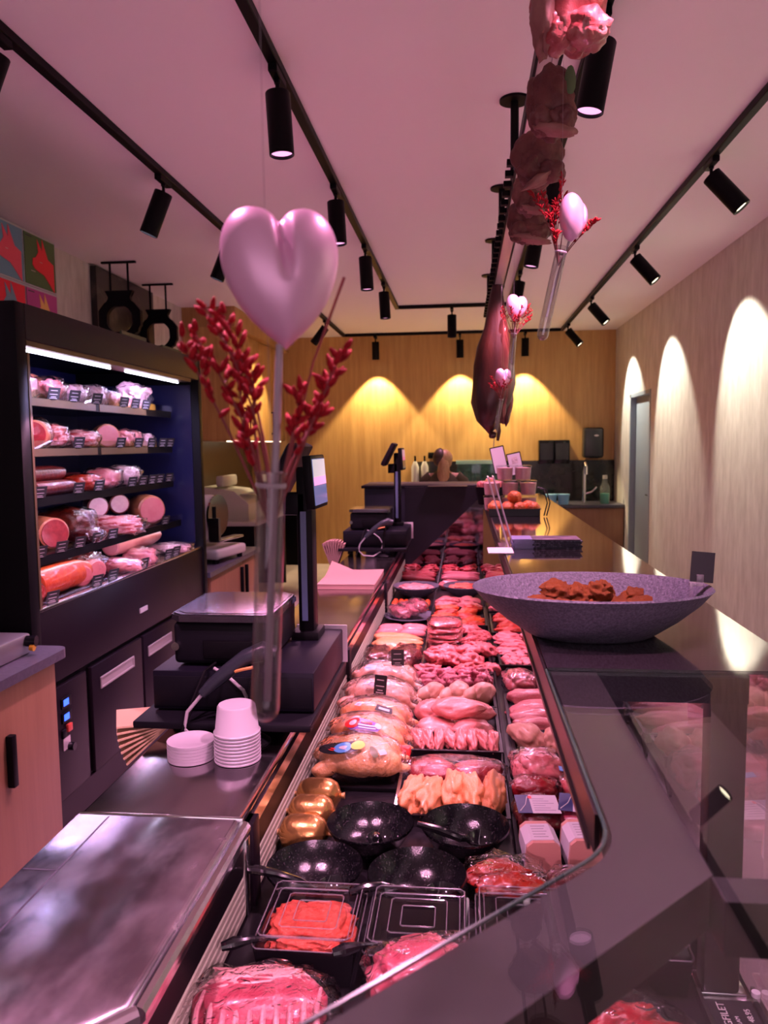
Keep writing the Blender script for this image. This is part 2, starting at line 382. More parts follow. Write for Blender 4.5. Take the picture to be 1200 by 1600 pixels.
# ------------------------------------------------------------------ hanging rail over the counter
hr = th('hanging_rail', 'pale metal meat rail hung from the ceiling by black rods', 'rail', (.19, 3, 2.45))
MB().box(-.024, .024, -3.5, 4.6, 0, .012, .002, 1).build('rail_bar', ALU, hr)
MB().box(-.030, -.024, -3.5, 4.6, -.003, .03).box(.024, .030, -3.5, 4.6, -.003, .03).build('rail_edge', BLK, hr)
for y in (1.1, 2.22, 3.325, 4.425, 5.53, 6.66):
    MB().cyl((.02, y-3, .012), (.02, y-3, .545), .017).build('hanger_rod', BLK, hr)
    MB().cyl((.02, y-3, .54), (.02, y-3, .55), .062, n=32).build('ceiling_plate', BLK, hr)
for k in range(30):
    y = 2.5+k*.1
    MB().box(-.056, -.030, y-3-.012, y-3+.012, .004, .022).build('hook', BLK, hr)

def hang(name, label, cat, loc, mb, m, fatm=None, group=None, leaf=False, top=2.45):
    t = th(name, label, cat, loc, group)
    mb.build('meat', m, t, sharp=80)
    MB().tube([(0, 0, .06), (.004, 0, (top-loc[2])*.6), (0, 0, top-loc[2])], .0012, 5).build('string', STICK, t)
    return t
def jowl(sx, sy, sz, seed, m):
    b = MB(); b.blob((0, 0, 0), (sx, sy, sz), seed, .26, 1.2, 4, cre=.12, cst=(2, 2, .7)); b.blob((sx*.45, -sy*.3, -sz*.55), (sx*.65, sy*.9, sz*.42), seed+9, .25, 1.4, 4, cre=.1)
    b.blob((-sx*.35, -sy*.2, -sz*.45), (sx*.55, sy*.8, sz*.5), seed+4, .25, 1.5, 4, cre=.1); return b
t = hang('hanging_jowl', 'fresh pink pork jowl hanging nearest the camera under the rail', 'meat', (.185, 1.45, 2.36), jowl(.062, .045, .085, 3, None), FRESH, group='jowls hanging from the rail')
MB().blob((-.045, -.01, -.01), (.022, .042, .075), 5, .35, 2, 3).build('fat_side', CUREDF, t, sharp=80, label='pale peppered fat side')
MB().blob((-.035, -.048, .012), (.006, .002, .022), 1, .2, 2, 2).build('bay_leaf', LEAF, t)
J = [('dark cured jowl with a green leaf, second along the rail', .180, 1.70, 2.305, .048, .035, .075, True), ('dark cured jowl with a pale fat rim, third along the rail', .178, 1.92, 2.275, .055, .04, .070, False),
     ('small dark cured jowl hanging behind the rimmed one', .172, 2.1, 2.25, .044, .035, .062, False), ('dark cured jowl farthest along the rail above the red sprig', .18, 2.27, 2.225, .058, .04, .07, False)]
for i, (lb, x, y, z, a, b_, c, lf) in enumerate(J):
    t = hang('hanging_jowl', lb, 'meat', (x, y, z), jowl(a, b_, c, 11+i*3, None), CURED, group='jowls hanging from the rail')
    MB().blob((.008, -b_*.45, -c*.80), (a*.95, b_*.6, c*.17), i+2, .3, 2, 3, rot=Matrix.Rotation(-.5 if i == 1 else .2, 3, 'Y')).build('fat_rim', CUREDF, t, sharp=80, label='pale fat rim')
    if lf: MB().blob((a*.8, -b_*.6, c*.45), (.012, .003, .03), 1, .2, 2, 2).build('bay_leaf', LEAF, t)
# the dried ham
t = th('dried_ham', 'whole dark dried ham hanging by its shank from the rail', 'ham', (.175, 4.3, 1.62))
m = MB(); pf = [(0, .02), (.07, .10), (.105, .20), (.112, .30), (.105, .40), (.088, .50), (.065, .60), (.048, .70), (.036, .78), (.028, .83), (0, .845)]
m.lathe(pf, (-.035, 0, 0), 36, 1, .8)
for v in m.b.verts:
    p = v.co; q = 1+.20*noise.noise(Vector((p.x*14, p.y*14, p.z*5)))+.10*noise.noise(p*28)
    c = Vector((-.035+.05*p.z*1.0, 0, p.z)); v.co = c+(Vector((p.x+.035, p.y, 0))*q)
m.build('ham_body', HAMD, t, sharp=80)
MB().blob((.055, .03, .27), (.04, .05, .19), 4, .3, 2, 3).blob((.03, -.04, .36), (.035, .03, .26), 8, .35, 2.4, 3).build('outer_muscle', meat('ham_muscle', (.13, .06, .045), (.24, .12, .09), scale=9, stretch=(3, 3, .6), bump=.7), t, sharp=80)
MB().tube([(-.02, -.03, .14), (.0, -.035, .09), (.015, -.03, .04), (.008, -.02, -.01)], [.028, .02, .012, .008]).blob((-.02, -.02, .02), (.022, .018, .02), 3, .4, 2.5, 2).build('shank_end', HAMD, t, sharp=80)
MB().tube([(-.01, 0, .0), (-.015, 0, -.06), (-.02, 0, -.11)], .0025, 5).build('tail_string', STICK, t)
MB().tube([(.0, 0, .83), (.0, 0, .86)], .004, 6).build('hook', BLK, t)

# ------------------------------------------------------------------ hanging test tubes with hearts and red sprigs
def heart_mesh(s):
    m = MB(); g = bmesh.ops.create_icosphere(m.b, subdivisions=5, radius=1)
    def F(p):
        x, y, z = p; q = x*x+2.25*y*y+z*z-1
        return q**3-x*x*z**3-.1125*y*y*z**3
    for v in g['verts']:
        d = v.co.normalized(); lo, hi = .05, 1.6
        for _ in range(26):
            md = (lo+hi)/2
            if F(d*md) < 0: lo = md
            else: hi = md
        v.co = d*lo
    bmesh.ops.smooth_vert(m.b, verts=m.b.verts, factor=.5, use_axis_x=True, use_axis_y=True, use_axis_z=True)
    for v in m.b.verts:
        gq = math.exp(-(v.co.x/.11)**2)*max(0, min(1, (v.co.z+.05)/.6)); v.co.y *= 1-.42*gq; v.co.z -= .06*gq
    for v in m.b.verts: v.co = Vector((v.co.x*.90, v.co.y*.98, (v.co.z-.08)*1.10))*s
    return m.mesh('heart', PINKH, 80)
def tube_vase(label, top, bot, r, group, string_to):
    top = Vector(top); bot = Vector(bot); d = (top-bot); Lh = d.length
    t = th('test_tube_vase', label, 'vase', bot, group)
    t.rotation_euler = d.to_track_quat('Z', 'Y').to_euler()
    pr = [(0, -r)]+[(r*math.sin(a), -r*math.cos(a)) for a in (.4, .8, 1.2, PI/2)]+[(r, Lh-.004), (r*1.18, Lh-.001), (r*1.18, Lh+.001), (r*.86, Lh)]
    pr += [(r*.86, 0.0)]+[(r*.86*math.sin(a), -r*.86*math.cos(a)) for a in (1.2, .8, .4)]+[(0, -r*.86)]
    m = MB(); m.lathe(pr, n=28); m.build('glass_tube', TUBEG, t, sharp=60)
    inv = Matrix.Translation(bot) @ d.to_track_quat('Z', 'Y').to_matrix().to_4x4(); inv.invert()
    e = inv @ Vector((top.x, top.y, string_to))
    MB().tube([(0, 0, Lh-.003), e], .00022, 5).build('string', STICK, t)
    MB().lathe([(r*1.04, Lh-.012), (r*1.1, Lh-.010), (r*1.04, Lh-.008)], n=24).build('wire_loop', STICK, t)
    return t
def heart_pick(label, c, s, rz, tilt, foot, group):
    t = th('heart_pick', label, 'decoration', c, group)
    put('heart', cached(('heart', s), lambda: heart_mesh(s)), t, (0, 0, 0), rot=(tilt[0], tilt[1], rz))
    f = Vector(foot)-Vector(c); 
    MB().tube([(f.x*.15, f.y*.15, -s*1.05), f*.6, f], s*.065, 10).build('stick', STICK, t)
    return t
def sprig(label, base, tips, bl, br, group, seed=1, nb=16):
    rnd = random.Random(seed); base = Vector(base)
    t = th('dried_flower_sprig', label, 'flower', base, group)
    ms = MB(); mbud = MB()
    for tp in tips:
        e = Vector(tp)-base
        mid = e*.5+Vector((rnd.uniform(-.1, .1), rnd.uniform(-.1, .1), rnd.uniform(0, .12)))*e.length-Vector((e.x*.18, 0, 0))
        pts = [(1-u)**2*Vector((0, 0, 0))+2*u*(1-u)*mid+u*u*e for u in [i/7 for i in range(8)]]
        ms.tube(pts, [br*.55*(1-.5*i/7) for i in range(8)], 5)
        for k in range(nb):
            u = .60+.40*(k/(nb-1))**.7; i = min(6, int(u*7)); fr = u*7-i; p = pts[i].lerp(pts[i+1], fr)
            dr = (pts[i+1]-pts[i]).normalized()
            sd = Vector((rnd.uniform(-1, 1), rnd.uniform(-1, 1), rnd.uniform(-.1, 1)))
            ax = (dr*.55+sd.normalized()*.9).normalized()
            q = p+ax*bl*rnd.uniform(.6, 1.6)
            if (q-p).length > bl*1.1: ms.tube([p, q], br*.25, 4)
            R = ax.to_track_quat('X', 'Z').to_matrix()
            mbud.blob(q, (bl*rnd.uniform(.7, 1.1), br, br), k, .15, 2, 1, rot=R, taper=.35)
    ms.build('stem', STEM, t)
    o = mbud.build('buds', RED, t, sharp=80); o['kind'] = 'stuff'
    return t
G = 'test tube vases hung over the counter'
tube_vase('large blurred glass test tube hanging in front of the scale', (-.158, .62, 1.577), (-.1685, .62, 1.378), .0118, G, 3.0)
heart_pick('large blurred pearl pink heart on a stick in the nearest tube', (-.1455, .62, 1.730), .0465, rad(24), (rad(-4), rad(-2)), (-.166, .618, 1.385), 'pink hearts in the tubes')
sprig('large blurred red flower sprig in the nearest tube', (-.160, .624, 1.53), [(-.230, .62, 1.682), (-.212, .635, 1.712), (-.198, .63, 1.705), (-.222, .63, 1.69), (-.180, .62, 1.61), (-.176, .64, 1.66), (-.1, .625, 1.672), (-.108, .64, 1.655), (-.132, .62, 1.64), (-.118, .635, 1.625), (-.19, .64, 1.66)], .0085, .0029, 'red sprigs in the tubes', 3, 16)
m = MB(); m.tube([(-.160, .65, 1.55), (-.128, .655, 1.67), (-.1, .655, 1.74)], [.0012, .0011, .0014], 6)
tag(m.build('bare_twig', STEM), 'bare dark red twig rising behind the large pink heart', 'twig')
def rtips(c, n, rx, rz_, seed):
    r = random.Random(seed); return [(c[0]+r.uniform(-1, 1)*rx, c[1]+r.uniform(-1, 1)*rx, c[2]+r.uniform(.2, 1)*rz_) for _ in range(n)]
tube_vase('clear glass test tube hanging above the bowl', (.195, 1.6, 1.985), (.158, 1.6, 1.815), .0115, G, 2.45)
heart_pick('pearl pink heart seen edgeways above the bowl', (.216, 1.6, 2.036), .038, rad(62), (rad(0), rad(14)), (.165, 1.6, 1.85), 'pink hearts in the tubes')
sprig('red flower sprig around the edgeways heart above the bowl', (.188, 1.6, 1.95), [(.138, 1.61, 2.095), (.16, 1.64, 2.10), (.20, 1.63, 2.13), (.185, 1.62, 2.08), (.17, 1.6, 2.05), (.215, 1.64, 2.08), (.262, 1.59, 2.032), (.24, 1.6, 2.02), (.18, 1.58, 2.01), (.205, 1.65, 2.1)], .0062, .0021, 'red sprigs in the tubes', 5, 24)
tube_vase('glass test tube hanging just right of the dried ham', (.189, 3.0, 2.02), (.176, 3.0, 1.85), .0115, G, 2.45)
heart_pick('pearl pink heart inside a red sprig right of the ham', (.197, 3.0, 2.10), .042, rad(28), (0, rad(8)), (.18, 3.0, 1.9), 'pink hearts in the tubes')
sprig('red sprig ringing the pink heart right of the ham', (.188, 3.0, 1.99), rtips((.197, 2.99, 2.05), 14, .062, .08, 2), .0062, .0022, 'red sprigs in the tubes', 6, 14)
tube_vase('small distant test tube hanging beside the ham shank', (.196, 4.12, 1.835), (.165, 4.12, 1.66), .0115, G, 2.45)
heart_pick('small distant pink heart in front of the dried ham', (.203, 4.12, 1.93), .042, rad(20), (0, rad(6)), (.178, 4.12, 1.73), 'pink hearts in the tubes')
sprig('small distant red sprig in front of the dried ham', (.195, 4.12, 1.81), rtips((.185, 4.1, 1.87), 12, .06, .07, 8), .0065, .0024, 'red sprigs in the tubes', 9, 12)
# ------------------------------------------------------------------ refrigerated display counter
DZ = .72
cn = th('display_counter', 'long dark refrigerated meat counter with a black glass top', 'counter', (0, 0, 0))
def P(name, mb, m, par=cn, **k): return mb.build(name, m, par, **k)
def arc(cx, cy, r, a0, a1, n=8): return [(cx+r*math.cos(a0+(a1-a0)*i/n), cy+r*math.sin(a0+(a1-a0)*i/n)) for i in range(n+1)]
# base and deck follow the aisle and turn 45 degrees at the near corner
P('base_cabinet', MB().prism([(-.72, 5.3), (-.72, .95), (-1.42, .25), (-.93, -.24), (.46, .47), (.46, 5.3)][::1], .02, .66), DARKP)
P('deck', MB().prism([(-.405, 5.3), (-.405, .85), (-1.1, .155), (-.86, -.2), (.0, .14), (.451, .46), (.451, 5.3)], .66, DZ), STEELF if False else mat('dark_deck', (.010, .009, .011), .3, 0, spec=.3))
# rear inner wall: steel fascia, dark runner, ribbed air panels
m = MB(); m.box(-.425, -.41, .86, 5.3, .855, .885); P('rear_fascia', m, STEELF)
m = MB(); m.box(-.435, -.412, .86, 5.3, .80, .855); P('rear_runner', m, BLK)
for (y0, y1) in ((.88, 1.36), (1.41, 2.6), (2.64, 3.9), (3.94, 5.28)):
    m = MB()
    n = 5
    for k in range(n):
        z = .722+k*.0155
        m.box(-.423+k*.001, -.409-.0005*k, y0, y1, z, z+.0125, .002, 1)
    P('ribbed_air_panel', m, RIB)
for y in (1.385, 2.62, 3.92):
    P('rear_post', MB().box(-.428, -.400, y-.022, y+.022, DZ, .885, .002), DARKP)
P('rear_post', MB().box(-.428, -.404, 1.33, 1.36, DZ, .87, .002), CHROME, label='bright metal rear post')
# canopy beam with light strip, arms, post, glass
def poly_beam(xi, xo, z0, z1):
    di = xi-.13; 
    return None
ci = [(.13, 5.3), (.13, .70)]+arc(.03, .70, .10, 0, -rad(45), 6)[1:]
# inner glass line runs from the rounded corner on the 45 degree line past the camera
def along(p, t): return (p[0]-t*.7071, p[1]-t*.7071)
ci_end = ci[-1]
ci2 = ci+[along(ci_end, .75)]
co = [(.20, 5.3), (.20, .628)]; co2 = co+[along(co[-1], .80)]
beam = ci2+co2[::-1]
P('canopy_beam', MB().prism([(x+.003, y) for x, y in beam], 1.198, 1.243), mat('canopy_metal', (.016, .012, .0125), .55, .2))
P('light_strip', MB().box(.150, .166, .75, 5.25, 1.193, 1.198), LEDCASE, label='pink light strip under the beam')
light('case_light', 'AREA', (.158, 2.95, 1.19), E_CASE, PINK, cn, (-.30, 0, -1), shape='RECTANGLE', size=.03, size_y=4.5)
bpy.data.objects['case_light'].rotation_euler = Vector((-.30, 0, -1)).to_track_quat('-Z', 'Y').to_euler()
light('corner_case_light', 'AREA', (-.05, .50, 1.19), E_CASE*.2, PINK, cn, (-.2, .3, -1), shape='DISK', size=.06)
ARM = mat('arm_metal', (.014, .011, .012), .5, .3)
P('support_arm', MB().box(.20, .43, .59, .625, 1.198, 1.243), ARM)
P('support_arm', MB().box(.20, .43, 1.19, 1.235, 1.198, 1.243), ARM)
for y in (1.212, 2.55, 3.9, 5.2):
    P('glass_post', MB().box(.375, .430, y-.02, y+.02, DZ, 1.243, .003), mat('post_metal', (.03, .025, .025), .4, .4) if y < 1.3 else ARM)
P('post_foot', MB().box(.366, .44, 1.185, 1.24, DZ, DZ+.012, .003), CHROME)
P('front_glass', MB().box(.452, .458, .45, 5.3, .70, 1.243), clear('front_glass', (.86, .86, .86), 1.6, .0, 2.4))
P('glass_seam', MB().box(.451, .459, 1.115, 1.119, .73, 1.243), BLK)
# top glass: dark pane beyond the arm, clear pane with the rounded near corner
P('black_glass_shelf', MB().prism([(.128, 1.19), (.52, 1.19), (.52, 5.3), (.128, 5.3)], 1.244, 1.2495), BLACKGLASS, label='black glass shelf pane')
gp = [(.128, 1.187)]+[(x-.002, y) for x, y in ci2[1:]]+[(.28, -.38), (.52, -.1), (.52, 1.187)]
P('clear_glass_shelf', MB().prism(gp, 1.244, 1.2495), GLASS, label='clear glass shelf pane with rounded corner')
m = MB(); ep = [(x-.0025, y, 1.2468) for x, y in ([(.128, 1.187)]+ci2[1:])]
m.tube(ep, .0020, 6); P('glass_edge', m, GEDGE, label='green polished glass edge')
P('shelf_trim', MB().box(.1225, .1275, .72, 5.3, 1.205, 1.2455).box(.119, .1225, .74, 5.3, 1.200, 1.206), mat('shelf_trim_metal', (.05, .038, .04), .35, .8))
# front price rail, inner
m = MB(); m.box(.362, .368, .62, 1.187, DZ, .737).box(.444, .450, .62, 1.187, DZ, .745).box(.368, .444, .62, 1.187, DZ, .724); P('price_rail', m, STEELF)
for y in (1.165,): P('rail_stud', MB().cyl((.4445, y, .745), (.4445, y, .752), .0065, n=16), PAPERW)
# end panel: dark mirror with an opaque black triangle
P('mirror_end_panel', MB().box(-.405, .128, 5.30, 5.31, DZ, 1.24), MIRROR, label='dark mirrored end panel')
P('end_triangle', MB().prism([(-.41, .725), (.126, 1.245), (.126, 1.30), (-.41, 1.30)], 0, .012, M=Matrix.Translation((0, 5.298, 0)) @ Matrix.Rotation(PI/2, 4, 'X')), mat('end_panel_black', (.004, .0035, .009), .5, spec=.3))
P('end_ledge', MB().box(-.25, .02, 5.24, 5.36, 1.295, 1.305), DARKP)
P('deck_divider', MB().box(-.168, -.160, 1.66, 5.29, DZ, DZ+.03), STEELF, label='thin metal deck divider')
P('deck_divider', MB().box(.106, .114, 1.5, 5.29, DZ, DZ+.03), BLK)

# counter block behind the case end
t = th('service_desk', 'navy black desk block standing beyond the mirrored counter end', 'desk', (-.3, 5.5, 0))
P('desk_body', MB().box(-.42, .42, .0, .5, 0, 1.28, .004), mat('navy_black_laminate', (.005, .0045, .012), .5, spec=.3), t)
P('desk_top', MB().box(-.44, .44, -.02, .52, 1.28, 1.30, .004), BLKM, t)

# ------------------------------------------------------------------ steel worktop
wt = th('steel_worktop', 'scratched brushed steel worktop running along the back of the counter', 'worktop', (0, 0, 0))
m = MB(); m.prism([(-.405, 1.31), (-.405, .84), (-.93, .315), (-1.15, .53), (-.715, .97), (-.715, 1.31)], .895, .922)
es = [e for e in m.b.edges if all(v.co.z > .92 for v in e.verts) and all(v.co.x > -.41 or (v.co.x > -.94 and v.co.y < .5) for v in e.verts)]
bmesh.ops.bevel(m.b, geom=es, offset=.014, segments=5, affect='EDGES', profile=.5)
P('near_sheet', m, STEEL, wt, label='scratched near sheet')
m = MB(); m.box(-.715, -.412, 1.314, 5.25, .893, .920, .006, 2); P('far_sheet', m, mat('far_steel', (.40, .36, .38), .17, 1, col2=(.46, .42, .44), scale=2.5, rvar=.05), wt, label='smoother far sheet')
P('sheet_lip', MB().box(-.715, -.402, 1.306, 1.314, .912, .9245, .003), CHROME, wt, label='bright raised lip between the sheets')
m = MB(); m.tube([(-.401, .845, .906), (-.401, 1.31, .906)], .0125, 10).tube([(-.401, .845, .906), (-.80, .445, .906)], .0125, 10); P('rolled_edge', m, STEELF, wt)
P('edge_groove', MB().box(-.655, -.652, .95, 1.30, .9215, .9224), STONE, wt)
P('edge_groove', MB().box(-.712, -.652, 1.118, 1.121, .9215, .9224), STONE, wt)

# ------------------------------------------------------------------ scale stations on the worktop
def register(y0, who, far):
    b = th('register_board', 'black board on feet carrying the cash drawer, '+who, 'board', (-.545, y0, .92))
    MB().box(-.215, .20, -.075, .46, .035, .052, .003).build('board', BLKM, b)
    for x in (-.16, .1):
        for y in (.06, .4): MB().box(x-.015, x+.015, y-.015, y+.015, 0, .035).build('foot', BLK, b)
    c = th('cash_drawer', 'wide black metal cash drawer under the scale, '+who, 'cash drawer', (-.545, y0, .972))
    MB().box(-.195, .195, 0, .43, .004, .098, .004).build('drawer_body', mat('drawer_black', (.0045, .0038, .0085), .45, spec=.14), c)
    MB().box(-.19, .19, -.004, .0, .012, .086, .002).build('drawer_front', BLKM, c)
    MB().box(.06, .207, .433, .437, .0, .108).build('paper_sheet', PAPERW, c, label='pale paper sheet behind')
    s = th('counter_scale', 'shop scale with steel platter and pillar displays, '+who, 'scale', (-.565, y0+.035, 1.07))
    m = MB(); m.box(-.135, .10, .0, .30, .006, .108, .012, 3); m.build('scale_body', BLKM, s)
    m = MB(); m.box(-.06, .10, -.004, .0, .02, .065, .003); m.build('body_recess', BLK, s)
    MB().cyl((-.128, -.006, .05), (-.128, .01, .05), .010).build('level_bubble', CHROME, s)
    m = MB()
    cut = .028; x0, x1, ya, yb = -.142, .114, -.012, .275
    pts = [(x0+cut, ya), (x1-cut*.6, ya), (x1, ya+cut), (x1, yb-cut), (x1-cut, yb), (x0+cut, yb), (x0, yb-cut), (x0, ya+cut)]
    m.prism(pts, .112, .13)
    es = [e for e in m.b.edges if all(v.co.z > .129 for v in e.verts)]
    bmesh.ops.bevel(m.b, geom=es, offset=.004, segments=2, affect='EDGES')
    m.build('platter', mat('platter_steel', (.20, .18, .22), .12, .95, rvar=.04, scale=6), s)
    MB().prism([(x*.9, (y-.14)*.9+.14) for x, y in pts], .13, .1312).build('platter_rim', mat('platter_rim_steel', (.22, .20, .24), .11, .95), s)
    px, py = .135, .31
    MB().box(px-.04, px+.035, py-.05, py+.05, -.002, .022, .004).build('pillar_foot', BLK, s)
    m = MB(); m.box(px-.022, px+.020, py-.03, py+.03, .02, .47, .004); m.build('pillar', BLK, s)
    MB().box(px-.012, px+.004, py-.0325, py-.03, .05, .35).build('pillar_stripe', mat('pillar_blue', (.075, .11, .20), .4), s, label='blue grey stripe')
    MB().box(px-.06, px+.0, py-.03, py+.03, .34, .40, .003).build('display_arm', BLK, s)
    MR = Matrix.Translation((px+.03, py-.03, .43)) @ Matrix.Rotation(rad(-2), 4, 'Z') @ Matrix.Rotation(rad(-4), 4, 'Y')
    d = MB().box(-.012, .012, -.075, .085, -.07, .072, .004, M=MR).build('customer_display', BLK, s)
    scn = MB(); scn.box(.012, .0135, -.068, .078, -.060, .062, M=MR)
    k = scn.build('screen', mat('screen_blue', (.02, .02, .05), .1, emis=(.13, .15, .34), es=.0 if far else .7), d)
    MB().box(.0135, .0142, -.066, .076, .012, .060, M=MR).build('screen_photo', mat('screen_white', (.4, .4, .4), .3, emis=(.55, .55, .60), es=0 if far else .6), d)
    MB().box(.0135, .0144, -.066, .076, -.008, .014, M=MR).build('screen_band', mat('screen_pink', (.5, .2, .3), .3, emis=(1, .30, .62), es=0 if far else .9), d)
    M2 = Matrix.Translation((px-.055, py+.02, .455)) @ Matrix.Rotation(rad(28), 4, 'Y')
    o = MB().box(-.016, .010, -.10, .13, -.075, .085, .006, M=M2).build('operator_display', DARKP, s)
    MB().box(-.018, -.016, -.09, .12, -.062, .075, M=M2).build('screen', BLKG, o)
    sc = th('barcode_scanner', 'grey handheld barcode scanner on a gooseneck stand, '+who, 'scanner', (-.485, y0-.055, .921))
    MB().lathe([(0, 0), (.042, 0), (.043, .006), (.030, .016), (.012, .022), (0, .022)], n=28).build('stand_base', BLK, sc)
    MB().tube([(0, 0, .02), (0, 0, .12), (.012, .005, .17), (.012, .005, .19)], .0075, 10).build('stand_neck', BLK, sc)
    hm = MB(); hm.tube([(-.108, -.02, .118), (-.085, -.015, .140), (-.05, -.008, .17), (-.01, 0, .200), (.03, .006, .213), (.055, .012, .205)], [.011, .015, .017, .018, .023, .019], 12)
    hd = hm.build('scanner_handle', mat('scanner_grey', (.016, .019, .026), .35, spec=.3), sc)
    MB().tube([(-.03, -.018, .172), (-.01, -.02, .178), (.012, -.017, .182)], .004, 6).build('trigger', mat('scanner_orange', (.5, .2, .05), .4), hd)
    MB().tube([(-.108, -.02, .118), (-.14, -.03, .08), (-.148, -.03, .04), (-.12, -.03, .012), (-.06, -.02, .006), (-.02, -.005, .03), (-.005, .02, .075), (-.03, .04, .11), (-.07, .05, .14), (-.105, .06, .155)], .0042, 8).build('cable', mat('cable_grey', (.30, .27, .29), .5), sc)
    cb = MB(); cb.tube([(-.11, .088, .16), (-.12, .04, .155), (-.135, -.005, .10), (-.15, -.035, .04), (-.165, -.04, .006)], .0035, 7).tube([(-.06, .08, .155), (-.09, .03, .15), (-.125, .0, .11), (-.145, -.03, .05), (-.168, -.035, .006)], .003, 7)
    cb.build('power_cable', BLK, sc)
    return s
register(1.72, 'nearest the camera', False)
register(4.62, 'far down the worktop', True)

# cups, lids, paper
G = 'upturned plastic cups in a stack'
for k in range(9):
    z = .922+k*.0075
    m = MB(); m.lathe([(.050, 0), (.0505, .003), (.047, .006), (.041, .058), (.038, .062), (0, .062)], n=36)
    m.build('plastic_cup', FROST, None, (-.492, 1.575, z), sharp=50)
    o = bpy.context.scene.objects[-1] if False else COL.objects[-1]
    tag(o, 'frosted plastic cup upside down in the stack beside the lids, '+('topmost' if k == 8 else ORD[k]+' from the bottom'), 'cup', G)
G = 'plastic lids in a stack'
for k in range(6):
    m = MB(); m.lathe([(.0, 0.001), (.049, .001), (.051, 0), (.0515, .006), (.048, .0065), (.045, .0045), (0, .0045)], n=36)
    o = m.build('container_cover', FROST, None, (-.596, 1.575, .922+k*.0068), sharp=50)
    tag(o, 'frosted round plastic lid in the stack left of the cups, '+('topmost' if k == 5 else ORD[k]+' from the bottom'), 'lid', G)
def paper_stack(y, lb):
    m = MB(); m.box(-.135, .135, -.20, .22, 0, .022)
    nx, ny = 10, 8; g = [[None]*(ny+1) for _ in range(nx+1)]
    for i in range(nx+1):
        for j in range(ny+1):
            x = -.137+.274*i/nx; yy = -.205+.43*j/ny; z = .024+.004*noise.noise(Vector((x*9, yy*6, 1)))
            if i < 4 and j > 4: z += .014*(4-i)*(j-4)/4*.8
            g[i][j] = m.b.verts.new((x, yy, z))
    for i in range(nx):
        for j in range(ny): m.b.faces.new((g[i][j], g[i+1][j], g[i+1][j+1], g[i][j+1]))
    o = m.build('wrapping_paper', PINKP, None, (-.555, y, .921), sharp=50)
    tag(o, lb, 'paper')
paper_stack(3.72, 'stack of pinkish wrapping paper with a curled corner on the worktop')
def bag_bundle(loc, lb, m_, rz, s):
    t = th('paper_bag_bundle', lb, 'paper bag', loc, None, rz)
    for k in range(7):
        M_ = Matrix.Translation((0, 0, -k*.006)) @ Matrix.Rotation(rad(2-k*7), 4, 'Y')
        MB().box(-.13*s, .08*s, -.10*s, .10*s, -.002, .002, M=M_).build('paper_bag', m_, t)
bag_bundle((-.745, 1.72, .958), 'bundle of brown paper bags sticking out under the near board', KRAFT, rad(25), .62)
m = MB()
for k in range(9):
    a = rad(-40+k*10); m.box(-.004, .004, -.05, .05, -.11, .06, M=Matrix.Rotation(a*.5, 4, 'Y') @ Matrix.Translation(((k-4)*.012, 0, 0)))
tag(m.build('paper_bag_bundle', PINKP, None, (-.79, 4.6, .96)), 'fan of pinkish paper bags hanging at the far end of the worktop', 'paper bag')
# ------------------------------------------------------------------ wall fridge
FX = -1.66
fr = th('display_fridge', 'tall black open wall fridge with five lit shelves of packed meats', 'fridge', (0, 0, 0))
P('end_panel', MB().box(-2.55, FX+.01, 2.735, 2.80, 0, 2.145, .004), BLK, fr)
P('end_panel', MB().box(-2.55, FX+.01, 4.70, 4.755, 0, 2.145, .004), BLK, fr)
P('panel_edge', MB().box(FX-.01, FX+.012, 2.80, 2.815, .97, 1.96), BRONZE, fr)
P('back_panel', MB().box(-2.55, -2.45, 2.80, 4.70, .1, 2.1), NAVY, fr)
for y in (2.803, 4.692): P('inner_side', MB().box(-2.45, FX-.04, y, y+.006, .96, 1.98), NAVY, fr)
P('roof_panel', MB().box(-2.55, FX, 2.80, 4.70, 2.06, 2.12), BLK, fr)
P('header', MB().box(FX-.05, FX+.012, 2.80, 4.70, 2.01, 2.145, .003), mat('header_brown', (.020, .012, .014), .5, spec=.2), fr)
P('light_trough', MB().box(FX-.11, FX-.0, 2.82, 4.60, 1.99, 2.01), BRONZE, fr)
for a, b_ in ((2.87, 3.63), (3.80, 4.52)):
    P('light_tube', MB().cyl((FX-.055, a, 1.982), (FX-.055, b_, 1.982), .0045, n=12), LEDC, fr)
    light('fridge_light', 'AREA', (FX-.055, (a+b_)/2, 1.970), E_FRIDGE*4, COOL, fr, (-.5, 0, -1), shape='RECTANGLE', size=.008, size_y=b_-a)
P('base_body', MB().box(-2.55, FX-.02, 2.80, 4.70, .02, .955), BLK, fr)
P('front_panel', MB().box(FX-.02, FX, 2.80, 4.70, .645, .955, .003), DARKP, fr)
P('panel_catch', MB().box(FX, FX+.006, 3.73, 3.82, .748, .772), ALU, fr)
P('kick_plate', MB().box(FX-.06, FX-.01, 2.80, 4.70, .0, .13), DARKP, fr)
def fdoor(y0, y1, nm='lower_door'):
    return P(nm, MB().box(FX-.02, FX+.002, y0, y1, .14, .62, .003), DARKP, fr)
d = fdoor(2.82, 3.15, 'control_panel')
for k, (z, m_, s) in enumerate(((.545, emit('blue_readout', (.03, .12, 1), 1.6), 1), (.483, emit('blue_readout', (.03, .12, 1), 1.6), 1))):
    MB().box(FX+.002, FX+.010, 2.925, 3.0, z-.022, z+.022, .003).build('controller', BLK, d)
    MB().box(FX+.010, FX+.0115, 2.937, 2.977, z-.012, z+.014).build('readout', m_, d)
MB().box(FX+.002, FX+.014, 2.96, 2.995, .415, .447, .002).build('red_switch', mat('red_switch', (.55, .06, .04), .4), d, label='red switch')
MB().box(FX+.002, FX+.012, 2.92, 2.95, .40, .435, .002).build('black_switch', BLKM, d)
